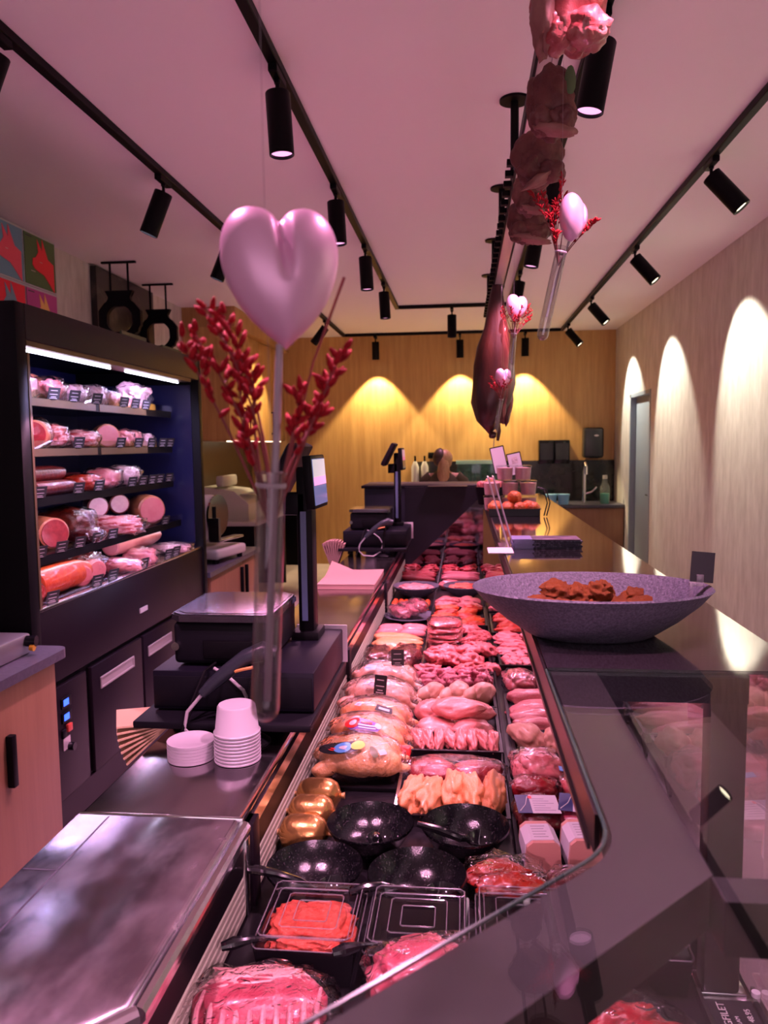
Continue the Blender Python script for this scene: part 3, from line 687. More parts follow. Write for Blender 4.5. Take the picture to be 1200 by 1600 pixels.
MB().box(FX+.002, FX+.006, 2.93, 2.985, .345, .395).build('knob_plate', ALU, d)
MB().cyl((FX+.006, 2.975, .35), (FX+.03, 2.975, .35), .017, n=20).build('rotary_knob', BLKG, d)
for y0, y1, h0, h1 in ((3.20, 3.735, 3.275, 3.63), (3.76, 4.24, 3.81, 4.13), (4.265, 4.68, 4.32, 4.6)):
    d = fdoor(y0, y1)
    h = MB(); h.box(FX+.002, FX+.008, h0, h1, .500, .508).box(FX+.002, FX+.008, h0, h1, .545, .553).box(FX+.002, FX+.008, h0, h0+.008, .508, .545).box(FX+.002, FX+.008, h1-.008, h1, .508, .545).box(FX+.0015, FX+.003, h0, h1, .508, .545)
    h.build('door_handle', HANDM, d)
SH = [1.81, 1.597, 1.387, 1.145, .965]
SF = [-1.80, -1.80, -1.80, -1.76, -1.70]
for i, (z, x) in enumerate(zip(SH, SF)):
    s = P('shelf' if i < 4 else 'bottom_deck', MB().box(-2.45, x, 2.815, 4.62 if i < 4 else 4.70, z-.018, z), BLKG, fr)
    if i < 4:
        MB().box(x, x+.006, 2.82, 4.60, z-.036, z+.002).build('shelf_front', BLK, s)
        if i < 2:
            MB().box(x+.006, x+.009, 2.84, 3.62, z-.033, z).build('price_rail', BRONZE, s); MB().box(x+.006, x+.009, 3.66, 4.22, z-.033, z).build('price_rail', BRONZE, s)
        MB().box(x-.012, x-.004, 2.85, 4.58, z-.024, z-.018).build('shelf_light', LEDC, s)
        light('shelf_light', 'AREA', (x-.03, 3.72, z-.026), E_FRIDGE, COOL, fr, (-.45, 0, -1), shape='RECTANGLE', size=.015, size_y=1.7)
    MB().box(x+.004, x+.007, 2.83, 4.62 if i < 4 else 4.68, z, z+.035).build('front_guard', PET, s)
P('ledge_trim', MB().box(FX-.03, FX+.004, 2.80, 4.72, .955, .968, .003), STEELF, fr)

# ------------------------------------------------------------------ goods: generic shapes
def log_mesh(r, L, skin, cut, seed, cutend=True):
    m = MB(); pr = [(0, 0), (r*.8, 0), (r, r*.10), (r*1.03, L*.4), (r*.98, L*.8), (r*.75, L*.97), (0, L)]
    m.lathe(pr, n=24)
    for v in m.b.verts: v.co *= 1+.05*noise.noise(v.co*18+Vector((seed, 0, 0)))
    return m
def log(name, lb, cat, loc, r, L, skin, cut, ang, group, wrap=False, tilt=0):
    t = th(name, lb, cat, loc, group)
    R = Matrix.Rotation(ang, 4, 'Z') @ Matrix.Rotation(PI/2+tilt, 4, 'Y')   # local z -> direction ang in the plane
    m = log_mesh(r, L, skin, cut, ang); bmesh.ops.transform(m.b, matrix=Matrix.Translation((0, 0, r)) @ R, verts=m.b.verts)
    m.build('casing', skin, t, sharp=60)
    if cut:
        m = MB(); m.lathe([(0, -.0015), (r*.86, -.0015), (r*.88, .001)], n=24); bmesh.ops.transform(m.b, matrix=Matrix.Translation((0, 0, r)) @ R, verts=m.b.verts)
        m.build('cut_face', cut, t)
    if wrap:
        m = MB(); m.blob((0, 0, 0), (r*1.15, r*1.12, L*.60), 3, .18, 3, 3); bmesh.ops.transform(m.b, matrix=Matrix.Translation((0, 0, r*1.08)) @ R @ Matrix.Translation((0, 0, L*.5)), verts=m.b.verts)
        m.build('plastic_wrap', FILM, t, sharp=80)
    return t
def pack(name, lb, cat, loc, sx, sy, sz, m_, group, seed=0, rz=0, wrapm=None, lump=.22, tilt=0, kind='blob', pl=.6):
    """soft or sliced goods in crinkled film; rests on loc.z"""
    t = th(name, lb, cat, loc, group, rz)
    R = Matrix.Rotation(tilt, 3, 'X')
    c = (0, 0, sz*.9+abs(math.sin(tilt))*sy*.7)
    def core():
        m = MB()
        if kind == 'slices':
            for k in range(5):
                m.blob((0, (k-2)*sy*.30, c[2]-.0+(k % 2)*.002), (sx*.92, sy*.26, sz*.9), seed+k, .16, 2, 2, rot=Matrix.Rotation(rad(-35), 3, 'X'))
        elif kind == 'two':
            for k in (-1, 1): m.blob((.1*k*sx, -k*sy*.48, c[2]+k*.004), (sx*.95, sy*.52, sz*.82), seed+k, lump*1.3, 1.8, 4, cre=.14, cst=(.6, 1.6, 1))
        else: m.blob(c, (sx, sy, sz), seed, lump, 2.0, 4, rot=R, sq=.75, cre=.12)
        return m
    core().build('contents', m_, t, sharp=80)
    w_ = MB(); w_.blob(c, (sx*1.14, sy*1.14, sz*1.10), seed+20, .20, 4, 3, rot=R, sq=.7); w_.build('plastic_wrap', wrapm or FILM, t, sharp=80)
    return t
def card(name, lb, loc, w_, h_, rz, group, tilt=-.25, cat='price tag', lines=True, base=True):
    t = th(name, lb, cat, loc, group, rz)
    Mt = Matrix.Rotation(tilt, 4, 'X')
    MB().box(-w_/2, w_/2, -.0008, .0008, .004, h_, M=Mt).build('card', BLKL, t)
    if lines:
        m = MB()
        for k, (a, b_) in enumerate(((.76, .6), (.46, .7), (.26, .45), (.14, .66))):
            m.box(-w_*.5*b_, w_*.5*b_*.9, -.0013, -.0008, h_*a-h_*.022, h_*a+h_*.016, M=Mt)
        m.build('print_lines', PALE, t)
    if base: MB().box(-w_*.2, w_*.2, -.004, .006, 0, .006).build('clip', BLK, t)
    return t

SN = ['top shelf', 'second shelf', 'third shelf', 'fourth shelf', 'bottom deck']
def on(i, dx, y): return (SF[i]-dx, y, SH[i]+.001)
gi = [0]*5
def fl(i): return 'packed goods on the fridge '+SN[i]
# top shelf
pack('meat_pack', 'film wrapped marbled meat pack at the left end of the top fridge shelf', 'packed meat', on(0, .13, 2.95), .10, .085, .068, PORK, fl(0), 2, PI/2)
log('sausage_log', 'thick peach sausage log leaning on the top fridge shelf', 'sausage', on(0, .20, 3.26), .068, .24, HAMR, WHITES, rad(95), fl(0), False)
pack('meat_pack', 'pink sliced meat pack beside the peach log on the top fridge shelf', 'packed meat', on(0, .12, 3.16), .085, .07, .055, PORKP, fl(0), 4, PI/2)
pack('meat_pack', 'pink sausage pack near the middle of the top fridge shelf', 'packed meat', on(0, .12, 3.38), .085, .085, .058, PORKP, fl(0), 6, PI/2, kind='two')
pack('meat_pack', 'blue white vacuum pack in the middle of the top fridge shelf', 'packed meat', on(0, .12, 3.60), .08, .085, .050, WHITES, fl(0), 8, PI/2)
pack('meat_pack', 'pale round sliced sausage pack right of centre on the top fridge shelf', 'packed meat', on(0, .11, 3.80), .07, .08, .054, WHITES, fl(0), 10, PI/2, FILMF)
pack('meat_pack', 'pink ham pack third from the right on the top fridge shelf', 'packed meat', on(0, .12, 3.98), .07, .08, .046, PINKS, fl(0), 12, PI/2)
pack('meat_pack', 'pink ham pack second from the right on the top fridge shelf', 'packed meat', on(0, .12, 4.15), .07, .08, .046, PORKP, fl(0), 14, PI/2)
pack('meat_pack', 'crumpled clear bag at the right end of the top fridge shelf', 'packed meat', on(0, .12, 4.33), .10, .09, .075, WHITES, fl(0), 16, PI/2, FILMF, .5)
# second shelf
log('ham_half', 'brown red tied ham half wrapped in film, leftmost on the second fridge shelf', 'ham', on(1, .20, 3.0), .066, .17, BROWN, DEEP, rad(60), fl(1), True)
log('ham_half', 'brown red ham half with pale strings, second from left on the second fridge shelf', 'ham', on(1, .06, 3.17), .062, .16, HAMR, BEEF, rad(110), fl(1), True)
pack('bacon_pack', 'stacked bacon slices pack on the second fridge shelf', 'packed meat', on(1, .13, 3.40), .085, .09, .058, BACON, fl(1), 5, PI/2)
pack('bacon_pack', 'darker smoked bacon pack right of the bacon slices, second fridge shelf', 'packed meat', on(1, .13, 3.68), .08, .10, .046, BACON, fl(1), 9, PI/2)
log('ham_log', 'pink cooked ham with an orange rind on the second fridge shelf', 'ham', on(1, .07, 3.90), .062, .2, HAMR, HAMC, rad(125), fl(1))
pack('ham_pack', 'pink red ham pack right of the cooked ham on the second fridge shelf', 'packed meat', on(1, .1, 4.11), .06, .07, .05, HAMC, fl(1), 3, PI/2)
pack('ham_pack', 'pale pink ham pack near the right end of the second fridge shelf', 'packed meat', on(1, .12, 4.27), .06, .065, .05, PORKP, fl(1), 7, PI/2)
pack('ham_pack', 'small pale pack at the right end of the second fridge shelf', 'packed meat', on(1, .1, 4.42), .05, .06, .042, WHITES, fl(1), 8, PI/2)
# third shelf
pack('bacon_pack', 'sliced bacon pack at the left end of the third fridge shelf', 'packed meat', on(2, .08, 2.97), .06, .09, .025, BACON, fl(2), 3, PI/2)
pack('meat_pack', 'crumpled film pack behind the bacon on the third fridge shelf', 'packed meat', on(2, .24, 3.02), .08, .07, .05, DEEP, fl(2), 6, PI/2, FILMF)
log('salami', 'long dark salami lying in front on the third fridge shelf', 'salami', on(2, .07, 3.16), .032, .34, SALAMI, None, rad(88), fl(2))
log('salami', 'long brown salami raised behind the dark one on the third fridge shelf', 'salami', (SF[2]-.15, 3.10, SH[2]+.055), .038, .42, SALAMI, SALCUT, rad(87), fl(2))
pack('meat_pack', 'red paprika sausage pack in the middle of the third fridge shelf', 'packed meat', on(2, .08, 3.62), .06, .09, .042, MARIN, fl(2), 11, PI/2)
log('salami', 'brown salami behind the red pack on the third fridge shelf', 'salami', on(2, .2, 3.58), .042, .3, SALAMI, SALCUT, rad(92), fl(2))
pack('meat_pack', 'pink and white crinkled pack right of the red pack, third fridge shelf', 'packed meat', on(2, .1, 3.88), .07, .09, .052, PORK, fl(2), 12, PI/2, FILMF)
pack('meat_pack', 'crinkled white pack farthest right on the third fridge shelf', 'packed meat', on(2, .1, 4.12), .07, .09, .056, WHITES, fl(2), 15, PI/2, FILMF)
# fourth shelf
pack('meat_pack', 'pack with a red edge at the left end of the fourth fridge shelf', 'packed meat', on(3, .06, 2.93), .05, .07, .055, LAMB, fl(3), 1, PI/2)
log('roast_log', 'large roast with a red cut face on the fourth fridge shelf', 'roast beef', on(3, .06, 3.24), .072, .26, HAMR, BEEF, rad(148), fl(3))
pack('meat_pack', 'speckled herb pack at the back of the fourth fridge shelf', 'packed meat', on(3, .28, 3.25), .08, .1, .09, HAMR, fl(3), 4, PI/2)
pack('ham_slab', 'dark smoked ham slab in film in the middle of the fourth fridge shelf', 'packed meat', on(3, .17, 3.53), .07, .14, .085, BROWN, fl(3), 5, PI/2)
pack('meat_pack', 'dark red cured meat pack in front of the ham slab, fourth fridge shelf', 'packed meat', on(3, .06, 3.50), .045, .09, .036, DEEP, fl(3), 7, PI/2)
pack('bacon_slab', 'thick bacon slab in film right of centre on the fourth fridge shelf', 'packed meat', on(3, .08, 3.86), .06, .16, .05, BACON, fl(3), 8, PI/2)
log('liver_sausage', 'pale faced sausage standing behind the bacon slab, the left one', 'sausage', (SF[3]-.17, 3.88, SH[3]+.085), .055, .16, SALAMI, WHITES, rad(128), fl(3))
log('liver_sausage', 'pale faced sausage standing behind the bacon slab, the right one', 'sausage', (SF[3]-.14, 4.07, SH[3]+.085), .055, .16, SALAMI, WHITES, rad(128), fl(3))
log('ham_log', 'big cooked ham with a pink cut face at the right of the fourth fridge shelf', 'ham', on(3, .05, 4.30), .085, .2, HAMR, HAMC, rad(138), fl(3))
# bottom deck
log('sausage_log', 'fat bright orange sausage log on the bottom fridge deck', 'sausage', on(4, .09, 2.98), .062, .42, ORANGE, None, rad(88), fl(4))
log('salami', 'salami with a speckled cut face at the left end of the bottom fridge deck', 'salami', on(4, .02, 2.90), .048, .12, SALAMI, SALCUT, rad(160), fl(4))
pack('meat_pack', 'brown mottled pack behind the orange log on the bottom fridge deck', 'packed meat', on(4, .30, 3.05), .1, .1, .07, DEEP, fl(4), 3, PI/2)
log('liver_sausage', 'mauve cut sausage leaning right of the orange log, the nearer one', 'sausage', on(4, .03, 3.30), .05, .10, PINKS, HAMC, rad(150), fl(4))
log('liver_sausage', 'mauve cut sausage leaning right of the orange log, the farther one', 'sausage', on(4, .04, 3.46), .05, .10, PINKS, HAMC, rad(150), fl(4))
pack('meat_pack', 'mauve wrapped roast behind the cut sausages on the bottom fridge deck', 'packed meat', on(4, .22, 3.52), .09, .16, .07, SALAMI, fl(4), 6, PI/2)
log('sausage_log', 'long pink sausage lying high on the bottom fridge deck', 'sausage', (SF[4]-.16, 3.85, SH[4]+.06), .052, .52, PINKS, HAMC, rad(86), fl(4))
pack('meat_pack', 'pale pink sliced pack under the long pink sausage, bottom fridge deck', 'packed meat', on(4, .05, 3.72), .06, .11, .036, PORKP, fl(4), 9, PI/2)
pack('meat_pack', 'pink star ended sausage pack near the middle of the bottom fridge deck', 'packed meat', on(4, .05, 3.98), .06, .09, .045, HAMC, fl(4), 10, PI/2)
pack('meat_pack', 'flat silvery pack at the right end of the bottom fridge deck', 'packed meat', on(4, .07, 4.42), .09, .13, .03, WHITES, fl(4), 12, PI/2)
TY = [[3.22, 3.40, 3.62, 3.92, 4.06, 4.20], [3.42, 3.86, 4.08, 4.26, 4.42, 4.54], [3.07, 3.40, 3.60, 3.98, 4.12, 4.25, 4.36, 4.5], [2.98, 3.15, 3.31, 3.48, 3.64, 3.98, 4.32], [2.95, 3.34, 3.50, 3.86, 3.98, 4.2, 4.32, 4.46]]
for i, ys in enumerate(TY):
    for k, y in enumerate(ys):
        card('price_tag', f'small black price tag on the fridge {SN[i]}, {ORD[k]} tag from the left', (SF[i]+.012, y, SH[i]-.002), .066, .056, PI/2-.3, 'price tags on the fridge '+SN[i], .30)

# ------------------------------------------------------------------ left side: near cabinet, slicer counter, cupboards
t = th('base_cabinet', 'oak base cabinet with a dark worktop, left of the fridge', 'cabinet', (-2.05, 1.9, 0))
MB().box(-.6, .50, -.6, .80, .09, .815).build('carcass', OAKD, t)
MB().box(-.6, .46, -.6, .795, 0, .09).build('plinth', BLK, t)
d = MB().box(.50, .52, .10, .775, .10, .81, .002).build('door', OAKD, t)
MB().box(.52, .545, .445, .473, .46, .64, .004).build('handle', BLK, d)
tag(MB().prism([(-2.7, 1.2), (-1.5, 1.2)]+arc(-1.54, 2.67, .05, 0, PI/2, 5)+[(-2.7, 2.72)], .816, .85).build('dark_worktop', STONE), 'dark stone worktop with rounded corner on the near oak cabinet', 'worktop')
t = th('label_printer', 'grey steel machine corner standing on the near dark worktop', 'machine', (-1.715, 2.52, .851))
MB().box(-.2, .13, -.25, .10, 0, .075, .01).build('machine_body', mat('machine_steel', (.30, .28, .30), .3, .7), t)
MB().cyl((.13, .07, .05), (.165, .075, .05), .02).build('knob', BLKG, t); MB().cyl((.15, .06, .03), (.165, .06, .028), .012).build('yellow_cap', mat('amber_cap', (.5, .25, .02), .3), t)

t = th('slicer_counter', 'oak base cabinet with handles right of the wall fridge', 'cabinet', (-2.2, 5.4, 0))
MB().box(-.6, .52, -.62, .62, .09, .745).build('carcass', OAKD, t); MB().box(-.6, .48, -.62, .6, 0, .09).build('plinth', BLK, t)
for a, b_, hy in ((-.55, .17, .12), (.18, .61, .24)):
    d = MB().box(.52, .54, a, b_, .1, .74, .002).build('door', OAKD, t); MB().box(.54, .565, hy-.012, hy+.012, .48, .70, .004).build('handle', BLK, d)
tag(MB().prism([(-2.84, 4.78), (-1.64, 4.78)]+arc(-1.69, 6.0, .05, 0, PI/2, 5)+[(-2.84, 6.05)], .746, .78).build('dark_worktop', STONE), 'dark worktop with a rounded corner carrying the slicers', 'worktop')
def slicer(loc, rz, lb):
    t = th('meat_slicer', lb, 'slicer', loc, 'meat slicers beside the fridge', rz)
    MB().box(-.22, .22, -.17, .17, .03, .10, .02, 3).build('base', GREY, t)
    for x in (-.18, .18):
        for y in (-.13, .13): MB().cyl((x, y, 0), (x, y, .03), .02).build('foot', BLK, t)
    MB().blob((.0, .02, .30), (.15, .07, .17), 2, .05, 1, 3, sq=.8).build('motor_housing', mat('slicer_enamel', (.55, .53, .50), .3), t)
    MB().cyl((0, -.05, .32), (0, -.065, .32), .15, n=40).build('blade', CHROME, t)
    MB().box(-.2, .18, -.17, -.09, .15, .165, .004).box(-.2, -.17, -.17, -.09, .165, .32).build('carriage', STEELF, t)
    MB().cyl((-.185, -.13, .32), (-.185, -.13, .40), .014).build('carriage_handle', BLK, t)
slicer((-1.82, 5.35, .781), rad(80), 'pale enamel meat slicer on the worktop right of the fridge')
MB_w = th('packing_counter', 'dark open counter along the left wall with machines on top', 'counter', (-2.375, 8.6, 0))
MB().box(-.45, .33, -1.2, 1.45, .80, .84, .003).build('counter_top', GREY, MB_w)
for y in (-1.18, .1, 1.4): MB().box(-.44, .30, y-.02, y+.02, 0, .80).build('side_panel', BLK, MB_w)
MB().box(-.44, -.42, -1.16, 1.38, .05, .80).build('back_panel', BLK, MB_w)
t = th('packing_machine', 'grey vacuum packing machine with a sloped lid on the left wall counter', 'machine', (-2.42, 7.85, .841))
MB().prism([(-.25, 0), (.25, 0), (.25, .17), (.1, .30), (-.25, .34)], -.3, .3, M=Matrix.Rotation(PI/2, 4, 'X')).build('machine_body', mat('machine_grey', (.46, .44, .38), .4), t)
MB().box(.05, .24, -.24, .24, .205, .215, M=Matrix.Translation((.0, 0, .05))).build('lid', GREY, t)
MB().box(-.1, -.02, -.25, .25, .34, .45, .02).build('hinge_bar', GREY, t)
t = th('label_scale', 'small white weighing scale beside the packing machine', 'scale', (-2.25, 8.75, .841))
MB().box(-.17, .17, -.2, .2, .02, .09, .01).build('scale_body', GREY, t); MB().box(-.16, .19, -.19, .19, .10, .115, .003).build('tray', STEELF, t); MB().box(-.16, -.10, -.15, .15, .09, .30, .01).build('display_head', WHITE, t)
t = th('kitchen_machine', 'pale cylinder topped machine far back on the left counter', 'machine', (-2.45, 9.3, .841))
MB().box(-.2, .2, -.2, .2, 0, .22, .03).build('machine_body', GREY, t); MB().lathe([(0, .22), (.12, .22), (.12, .36), (.10, .40), (0, .40)]).build('hopper', WHITE, t)
st('trim_1', MB().box(-2.85, -2.30, 7.69, 10.1, 2.80, 3.0), mat('oak_filler', (.32, .165, .05), .5, col2=(.42, .24, .08), scale=4, stretch=(5, 5, .35)))
t = th('wall_cupboard', 'oak wall cupboards with black bar handles in the back left corner', 'cupboard', (-2.6, 8.9, 1.65))
MB().box(-.25, .20, -1.22, 1.20, 0, 1.15).build('carcass', OAK, t)
ys = [-1.22, -.62, -.02, .58, 1.19]
for k in range(4):
    d = MB().box(.20, .22, ys[k]+.003, ys[k+1]-.003, .003, 1.147, .002).build('door', OAK, t)
    hy = ys[k+1]-.07 if k % 2 == 0 else ys[k]+.07
    h = MB(); h.box(.22, .25, hy-.006, hy+.006, .08, .10).box(.22, .25, hy-.006, hy+.006, .34, .36).box(.245, .257, hy-.006, hy+.006, .08, .36); h.build('handle', BLK, d)
MB().box(.16, .19, -1.15, 1.1, -.012, 0).build('under_light', emit('cupboard_led', (1, .85, .6), 2.5), t)
st('trim_2', MB().box(-2.85, -2.835, 7.4, 10.1, .85, 1.64), mat('olive_splash', (.085, .055, .022), .3))

# pictures and hanging signs over the fridge
def pig(m, x, z, s, fl_=1):
    pts = [(-.42, .02), (-.40, .16), (-.28, .20), (-.16, .34), (-.20, .62), (-.08, .48), (.0, .40), (.02, .66), (.14, .44), (.24, .26), (.48, .18), (.48, -.46), (.30, -.32), (.05, -.14), (-.18, -.10), (-.34, -.06)]
    m.prism([(x+px*s*fl_, z+pz*s) for px, pz in pts], 0, .003, M=Matrix(((0, 0, 1, 0), (1, 0, 0, 0), (0, 1, 0, 0), (0, 0, 0, 1))))
PC = [((.17, .30, .42), (.85, .09, .15)), ((.09, .15, .05), (.85, .035, .05)), ((.90, .03, .06), (.22, .35, .46)), ((.50, .06, .28), (.85, .48, .15))]
G = 'pig head canvases on the left wall'
nm = ['blue grey canvas with a pink pig head, upper left of four', 'green canvas with a red pig head, upper right of four', 'red canvas with a grey blue pig head, lower left of four', 'magenta canvas with an ochre pig head, lower right of four']
for k in range(4):
    y0 = 4.36+(k % 2)*.385; z0 = 2.65 if k < 2 else 2.30
    t = th('canvas_picture', nm[k], 'picture', (-2.85, y0, z0), G)
    MB().box(0, .070, -.006, .384, -.006, .341).build('white_border', PAPERW, t)
    MB().box(0, .075, .004, .368, .004, .326).build('canvas', [mat('canvas_field', PC[k][0], .8)], t)
    m = MB(); pig(m, .205, .130, .285); o = m.build('pig_head', mat('pig_paint', PC[k][1], .8), t); o.location = (.075, 0, 0)
    e = MB(); e.box(.0785, .0795, .17, .20, .165, .168).box(.0785, .0795, .06, .11, .09, .094); e.build('outline_marks', mat('outline_paint', (.75, .55, .5), .8), t)
    MB().box(.075, .0765, .02, .09, .305, .312).build('small_lettering', INK, t)
tag(MB().box(-2.848, -2.80, 5.76, 6.85, 2.0, 2.985).build('dark_picture', mat('dark_print', (.012, .009, .008), .35, col2=(.10, .075, .06), scale=4.5, detail=5, ramp=(.56, .7))), 'large dark brown picture on the left wall behind the black sign', 'picture')
def sign(y, x, lb, s):
    t = th('hanging_sign', lb, 'sign', (x, y, 3.0), 'black hanging signs above the fridge')
    MB().box(-.135, .135, -.012, .012, -.016, -.002).build('ceiling_bar', BLK, t)
    for q in (-.07, .07): MB().cyl((q, 0, -.016), (q, 0, -.22), .008, n=10).build('hanger_rod', BLK, t)
    out = [(-.09, 0), (.09, 0)]+arc(.135, -.045, .05, rad(120), rad(250), 5)+[(.15, -.13), (.165, -.15), (.165, -.26), (.15, -.28)]+arc(.15, -.36, .05, rad(100), rad(240), 5)+[(.15, -.44), (.15, -.50), (-.15, -.50), (-.15, -.44)]+arc(-.15, -.36, .05, rad(-60), rad(80), 5)+[(-.15, -.28), (-.165, -.26), (-.165, -.15), (-.15, -.13)]+arc(-.135, -.045, .05, rad(-70), rad(60), 5)
    m = MB(); n = len(out); R_ = .105; cz = -.215
    inn = []
    for (px, pz) in out:
        a = math.atan2(pz-cz, px); inn.append((R_*math.cos(a), cz+R_*math.sin(a)))
    for sgn in (-1, 1):
        a = [m.b.verts.new((px, sgn*.02, pz-.22)) for px, pz in out]; b_ = [m.b.verts.new((px, sgn*.02, pz-.22)) for px, pz in inn]
        for k in range(n): m.b.faces.new((a[k], a[(k+1) % n], b_[(k+1) % n], b_[k]))
        if sgn < 0: A, B = a, b_
        else:
            for k in range(n):
                j = (k+1) % n; m.b.faces.new((A[k], A[j], a[j], a[k])); m.b.faces.new((B[k], B[j], b_[j], b_[k]))
    m.build('sign_plate', BLKM, t)
    MB().box(.17, .185, -.4, .03, -.60, -.575).build('green_bar', mat('green_bar', (.05, .08, .05), .5), t)
sign(5.72, -2.60, 'black notched hanging sign with a round hole before the dark picture', 1)
sign(6.54, -2.63, 'black notched hanging sign with a round hole before the pale wall', 1)
tag(MB().box(-2.5, -2.35, 4.55, 4.70, 2.121, 2.17).build('white_box', PAPERW), 'small white box on top of the fridge below the far sign', 'box')

# ------------------------------------------------------------------ back wall counter
t = th('sink_counter', 'low oak sink cabinet run under the oak back wall', 'cabinet', (.6, 9.75, 0))
MB().box(-1.25, 1.30, -.33, .34, .1, .80).build('carcass', OAKD, t); MB().box(-1.25, 1.30, -.28, .34, 0, .1).build('plinth', BLK, t)
for k in range(4): MB().box(-1.25+k*.637, -1.25+k*.637+.632, -.35, -.33, .11, .795, .002).build('door', OAKD, t)
tag(MB().box(-.66, 1.905, 9.38, 10.095, .801, .84, .003).build('dark_worktop', STONE), 'dark stone worktop of the sink counter at the back wall', 'worktop')
st('trim_3', MB().box(-.67, 1.905, 10.07, 10.1, .84, 1.36), MARB)
t = th('tap', 'tall chrome kitchen tap at the sink by the back wall', 'tap', (1.46, 9.62, .841))
MB().cyl((0, 0, 0), (0, 0, .40), .022).build('column', CHROME, t); MB().tube([(0, 0, .36), (0, -.02, .46), (0, -.10, .50), (0, -.16, .46), (0, -.17, .36)], .016, 10).build('spout', CHROME, t); MB().tube([(.02, 0, .12), (.09, -.02, .14), (.15, -.03, .20)], .010).build('lever', CHROME, t)
t = th('soap_bottle', 'clear bottle with green soap beside the tap', 'bottle', (1.70, 9.56, .841))
MB().lathe([(0, 0), (.052, 0), (.055, .02), (.055, .125), (0, .125)]).build('soap', mat('green_soap', (.02, .28, .20), .3), t); MB().lathe([(.057, .0), (.058, .2), (.03, .26), (.025, .32), (0, .32)]).build('bottle_shell', clear('bottle_plastic', (.9, .95, .92), 1.4, .15, 1, .10, (.7, .75, .7)), t); MB().cyl((0, 0, .30), (0, 0, .345), .028).build('cap', GREY, t)
t = th('towel_dispenser', 'black rounded paper towel dispenser on the right of the back wall', 'dispenser', (1.62, 10.095, 1.39))
MB().box(-.125, .125, -.20, 0, 0, .38, .035, 4).build('dispenser_body', mat('dispenser_black', (.02, .022, .026), .25), t); MB().box(-.06, .06, -.202, -.19, -.006, .01).build('paper_slot', BLK, t); MB().blob((.03, -.203, .28), (.03, .004, .012), 1, 0, 1, 2).build('badge', PALE, t)
G = 'square black dispensers on the back wall'
for k in range(2):
    t = th('glove_dispenser', 'square glossy black dispenser on the back wall, '+('left one' if k == 0 else 'right one'), 'dispenser', (1.04+k*.195, 10.095, 1.32), G)
    MB().box(-.095, .095, -.15, 0, 0, .30, .008).build('dispenser_body', BLKG, t); MB().box(-.08, .08, -.152, -.15, .05, .26).build('window', mat('dispenser_window', (.02, .02, .025), .05), t)
G = 'blue tubs by the sink'
for k in range(2):
    t = th('blue_tub', 'light blue plastic tub beside the sink, '+('left one' if k == 0 else 'right one'), 'tub', (1.045+k*.15, 9.46, .841), G)
    MB().lathe([(0, 0), (.06, 0), (.07, .11)], n=20).build('tub_body', mat('blue_plastic', (.16, .40, .62), .4), t); MB().lathe([(0, .125), (.076, .125), (.076, .11), (.07, .11)], n=20).build('lid', mat('blue_lid', (.22, .48, .70), .4), t)
tag(MB().box(-.47, -.28, 10.06, 10.095, 1.40, 1.48, .006).box(-.45, -.39, 10.055, 10.062, 1.41, 1.47, .004).box(-.36, -.30, 10.055, 10.062, 1.41, 1.47, .004).build('wall_socket', BLK), 'black double wall socket on the oak back wall above the person', 'socket')
for k, x in enumerate((-.72, -.60)):
    t = th('dispenser_bottle', 'white pump bottle on the back counter behind the far register, '+('left one' if k == 0 else 'right one'), 'bottle', (x+.10, 9.75, .841), 'white bottles on the back counter')
    MB().lathe([(0, 0), (.045, 0), (.048, .02), (.048, .46), (.02, .53), (0, .53)]).build('bottle_body', WHITE, t); MB().cyl((0, 0, .52), (0, 0, .60), .012).build('pump', BLK, t)
t = th('glass_case', 'low glass case with a lit top on the back counter', 'display case', (.16, 9.6, .841))
MB().box(-.26, .26, -.18, .18, .0, .04).build('case_base', BLK, t); MB().box(-.25, .25, -.17, .17, .04, .50).build('glass_body', clear('green_glass', (.65, .85, .80), 1.5, .02, 1.2, .12, (.3, .6, .55)), t); MB().box(-.26, .26, -.18, .18, .50, .545).build('lid', clear('lid_glass', (.8, .95, .9), 1.5, .05, 1, .5, (.7, .9, .85)), t)
G = 'bottles inside the glass case'
for k in range(6):
    o = MB().lathe([(0, 0), (.028, 0), (.028, .24), (.012, .30), (.012, .36), (0, .36)], n=14).build('sauce_bottle', mat('dark_bottle', (.02, .06, .06), .2), None, (-.02+k*.075, 9.62, .883))
    tag(o, 'dark bottle inside the glass case on the back counter, '+nth(k, 6), 'bottle', G)
# ------------------------------------------------------------------ trays and loose meat in the counter
TRAYM = mat('tray_black', (.006, .0055, .007), .35, spec=.25)
def tray(lb, x0, x1, y0, y1, h=.03, m_=None, cat='tray', z=DZ):
    cx, cy = (x0+x1)/2, (y0+y1)/2; a, b_ = (x1-x0)/2, (y1-y0)/2; t_ = .004
    m = MB(); m.box(-a, a, -b_, b_, 0, .004); m.box(-a, -a+t_, -b_, b_, .004, h); m.box(a-t_, a, -b_, b_, .004, h); m.box(-a+t_, a-t_, -b_, -b_+t_, .004, h); m.box(-a+t_, a-t_, b_-t_, b_, .004, h)
    m.box(-a-.005, a+.005, -b_-.005, -b_+.001, h-.003, h).box(-a-.005, a+.005, b_-.001, b_+.005, h-.003, h).box(-a-.005, -a+.001, -b_, b_, h-.003, h).box(a-.001, a+.005, -b_, b_, h-.003, h)
    o = m.build('serving_tray', m_ or TRAYM, None, (cx, cy, z+.001)); tag(o, lb, cat, 'black serving trays in the counter'); return o
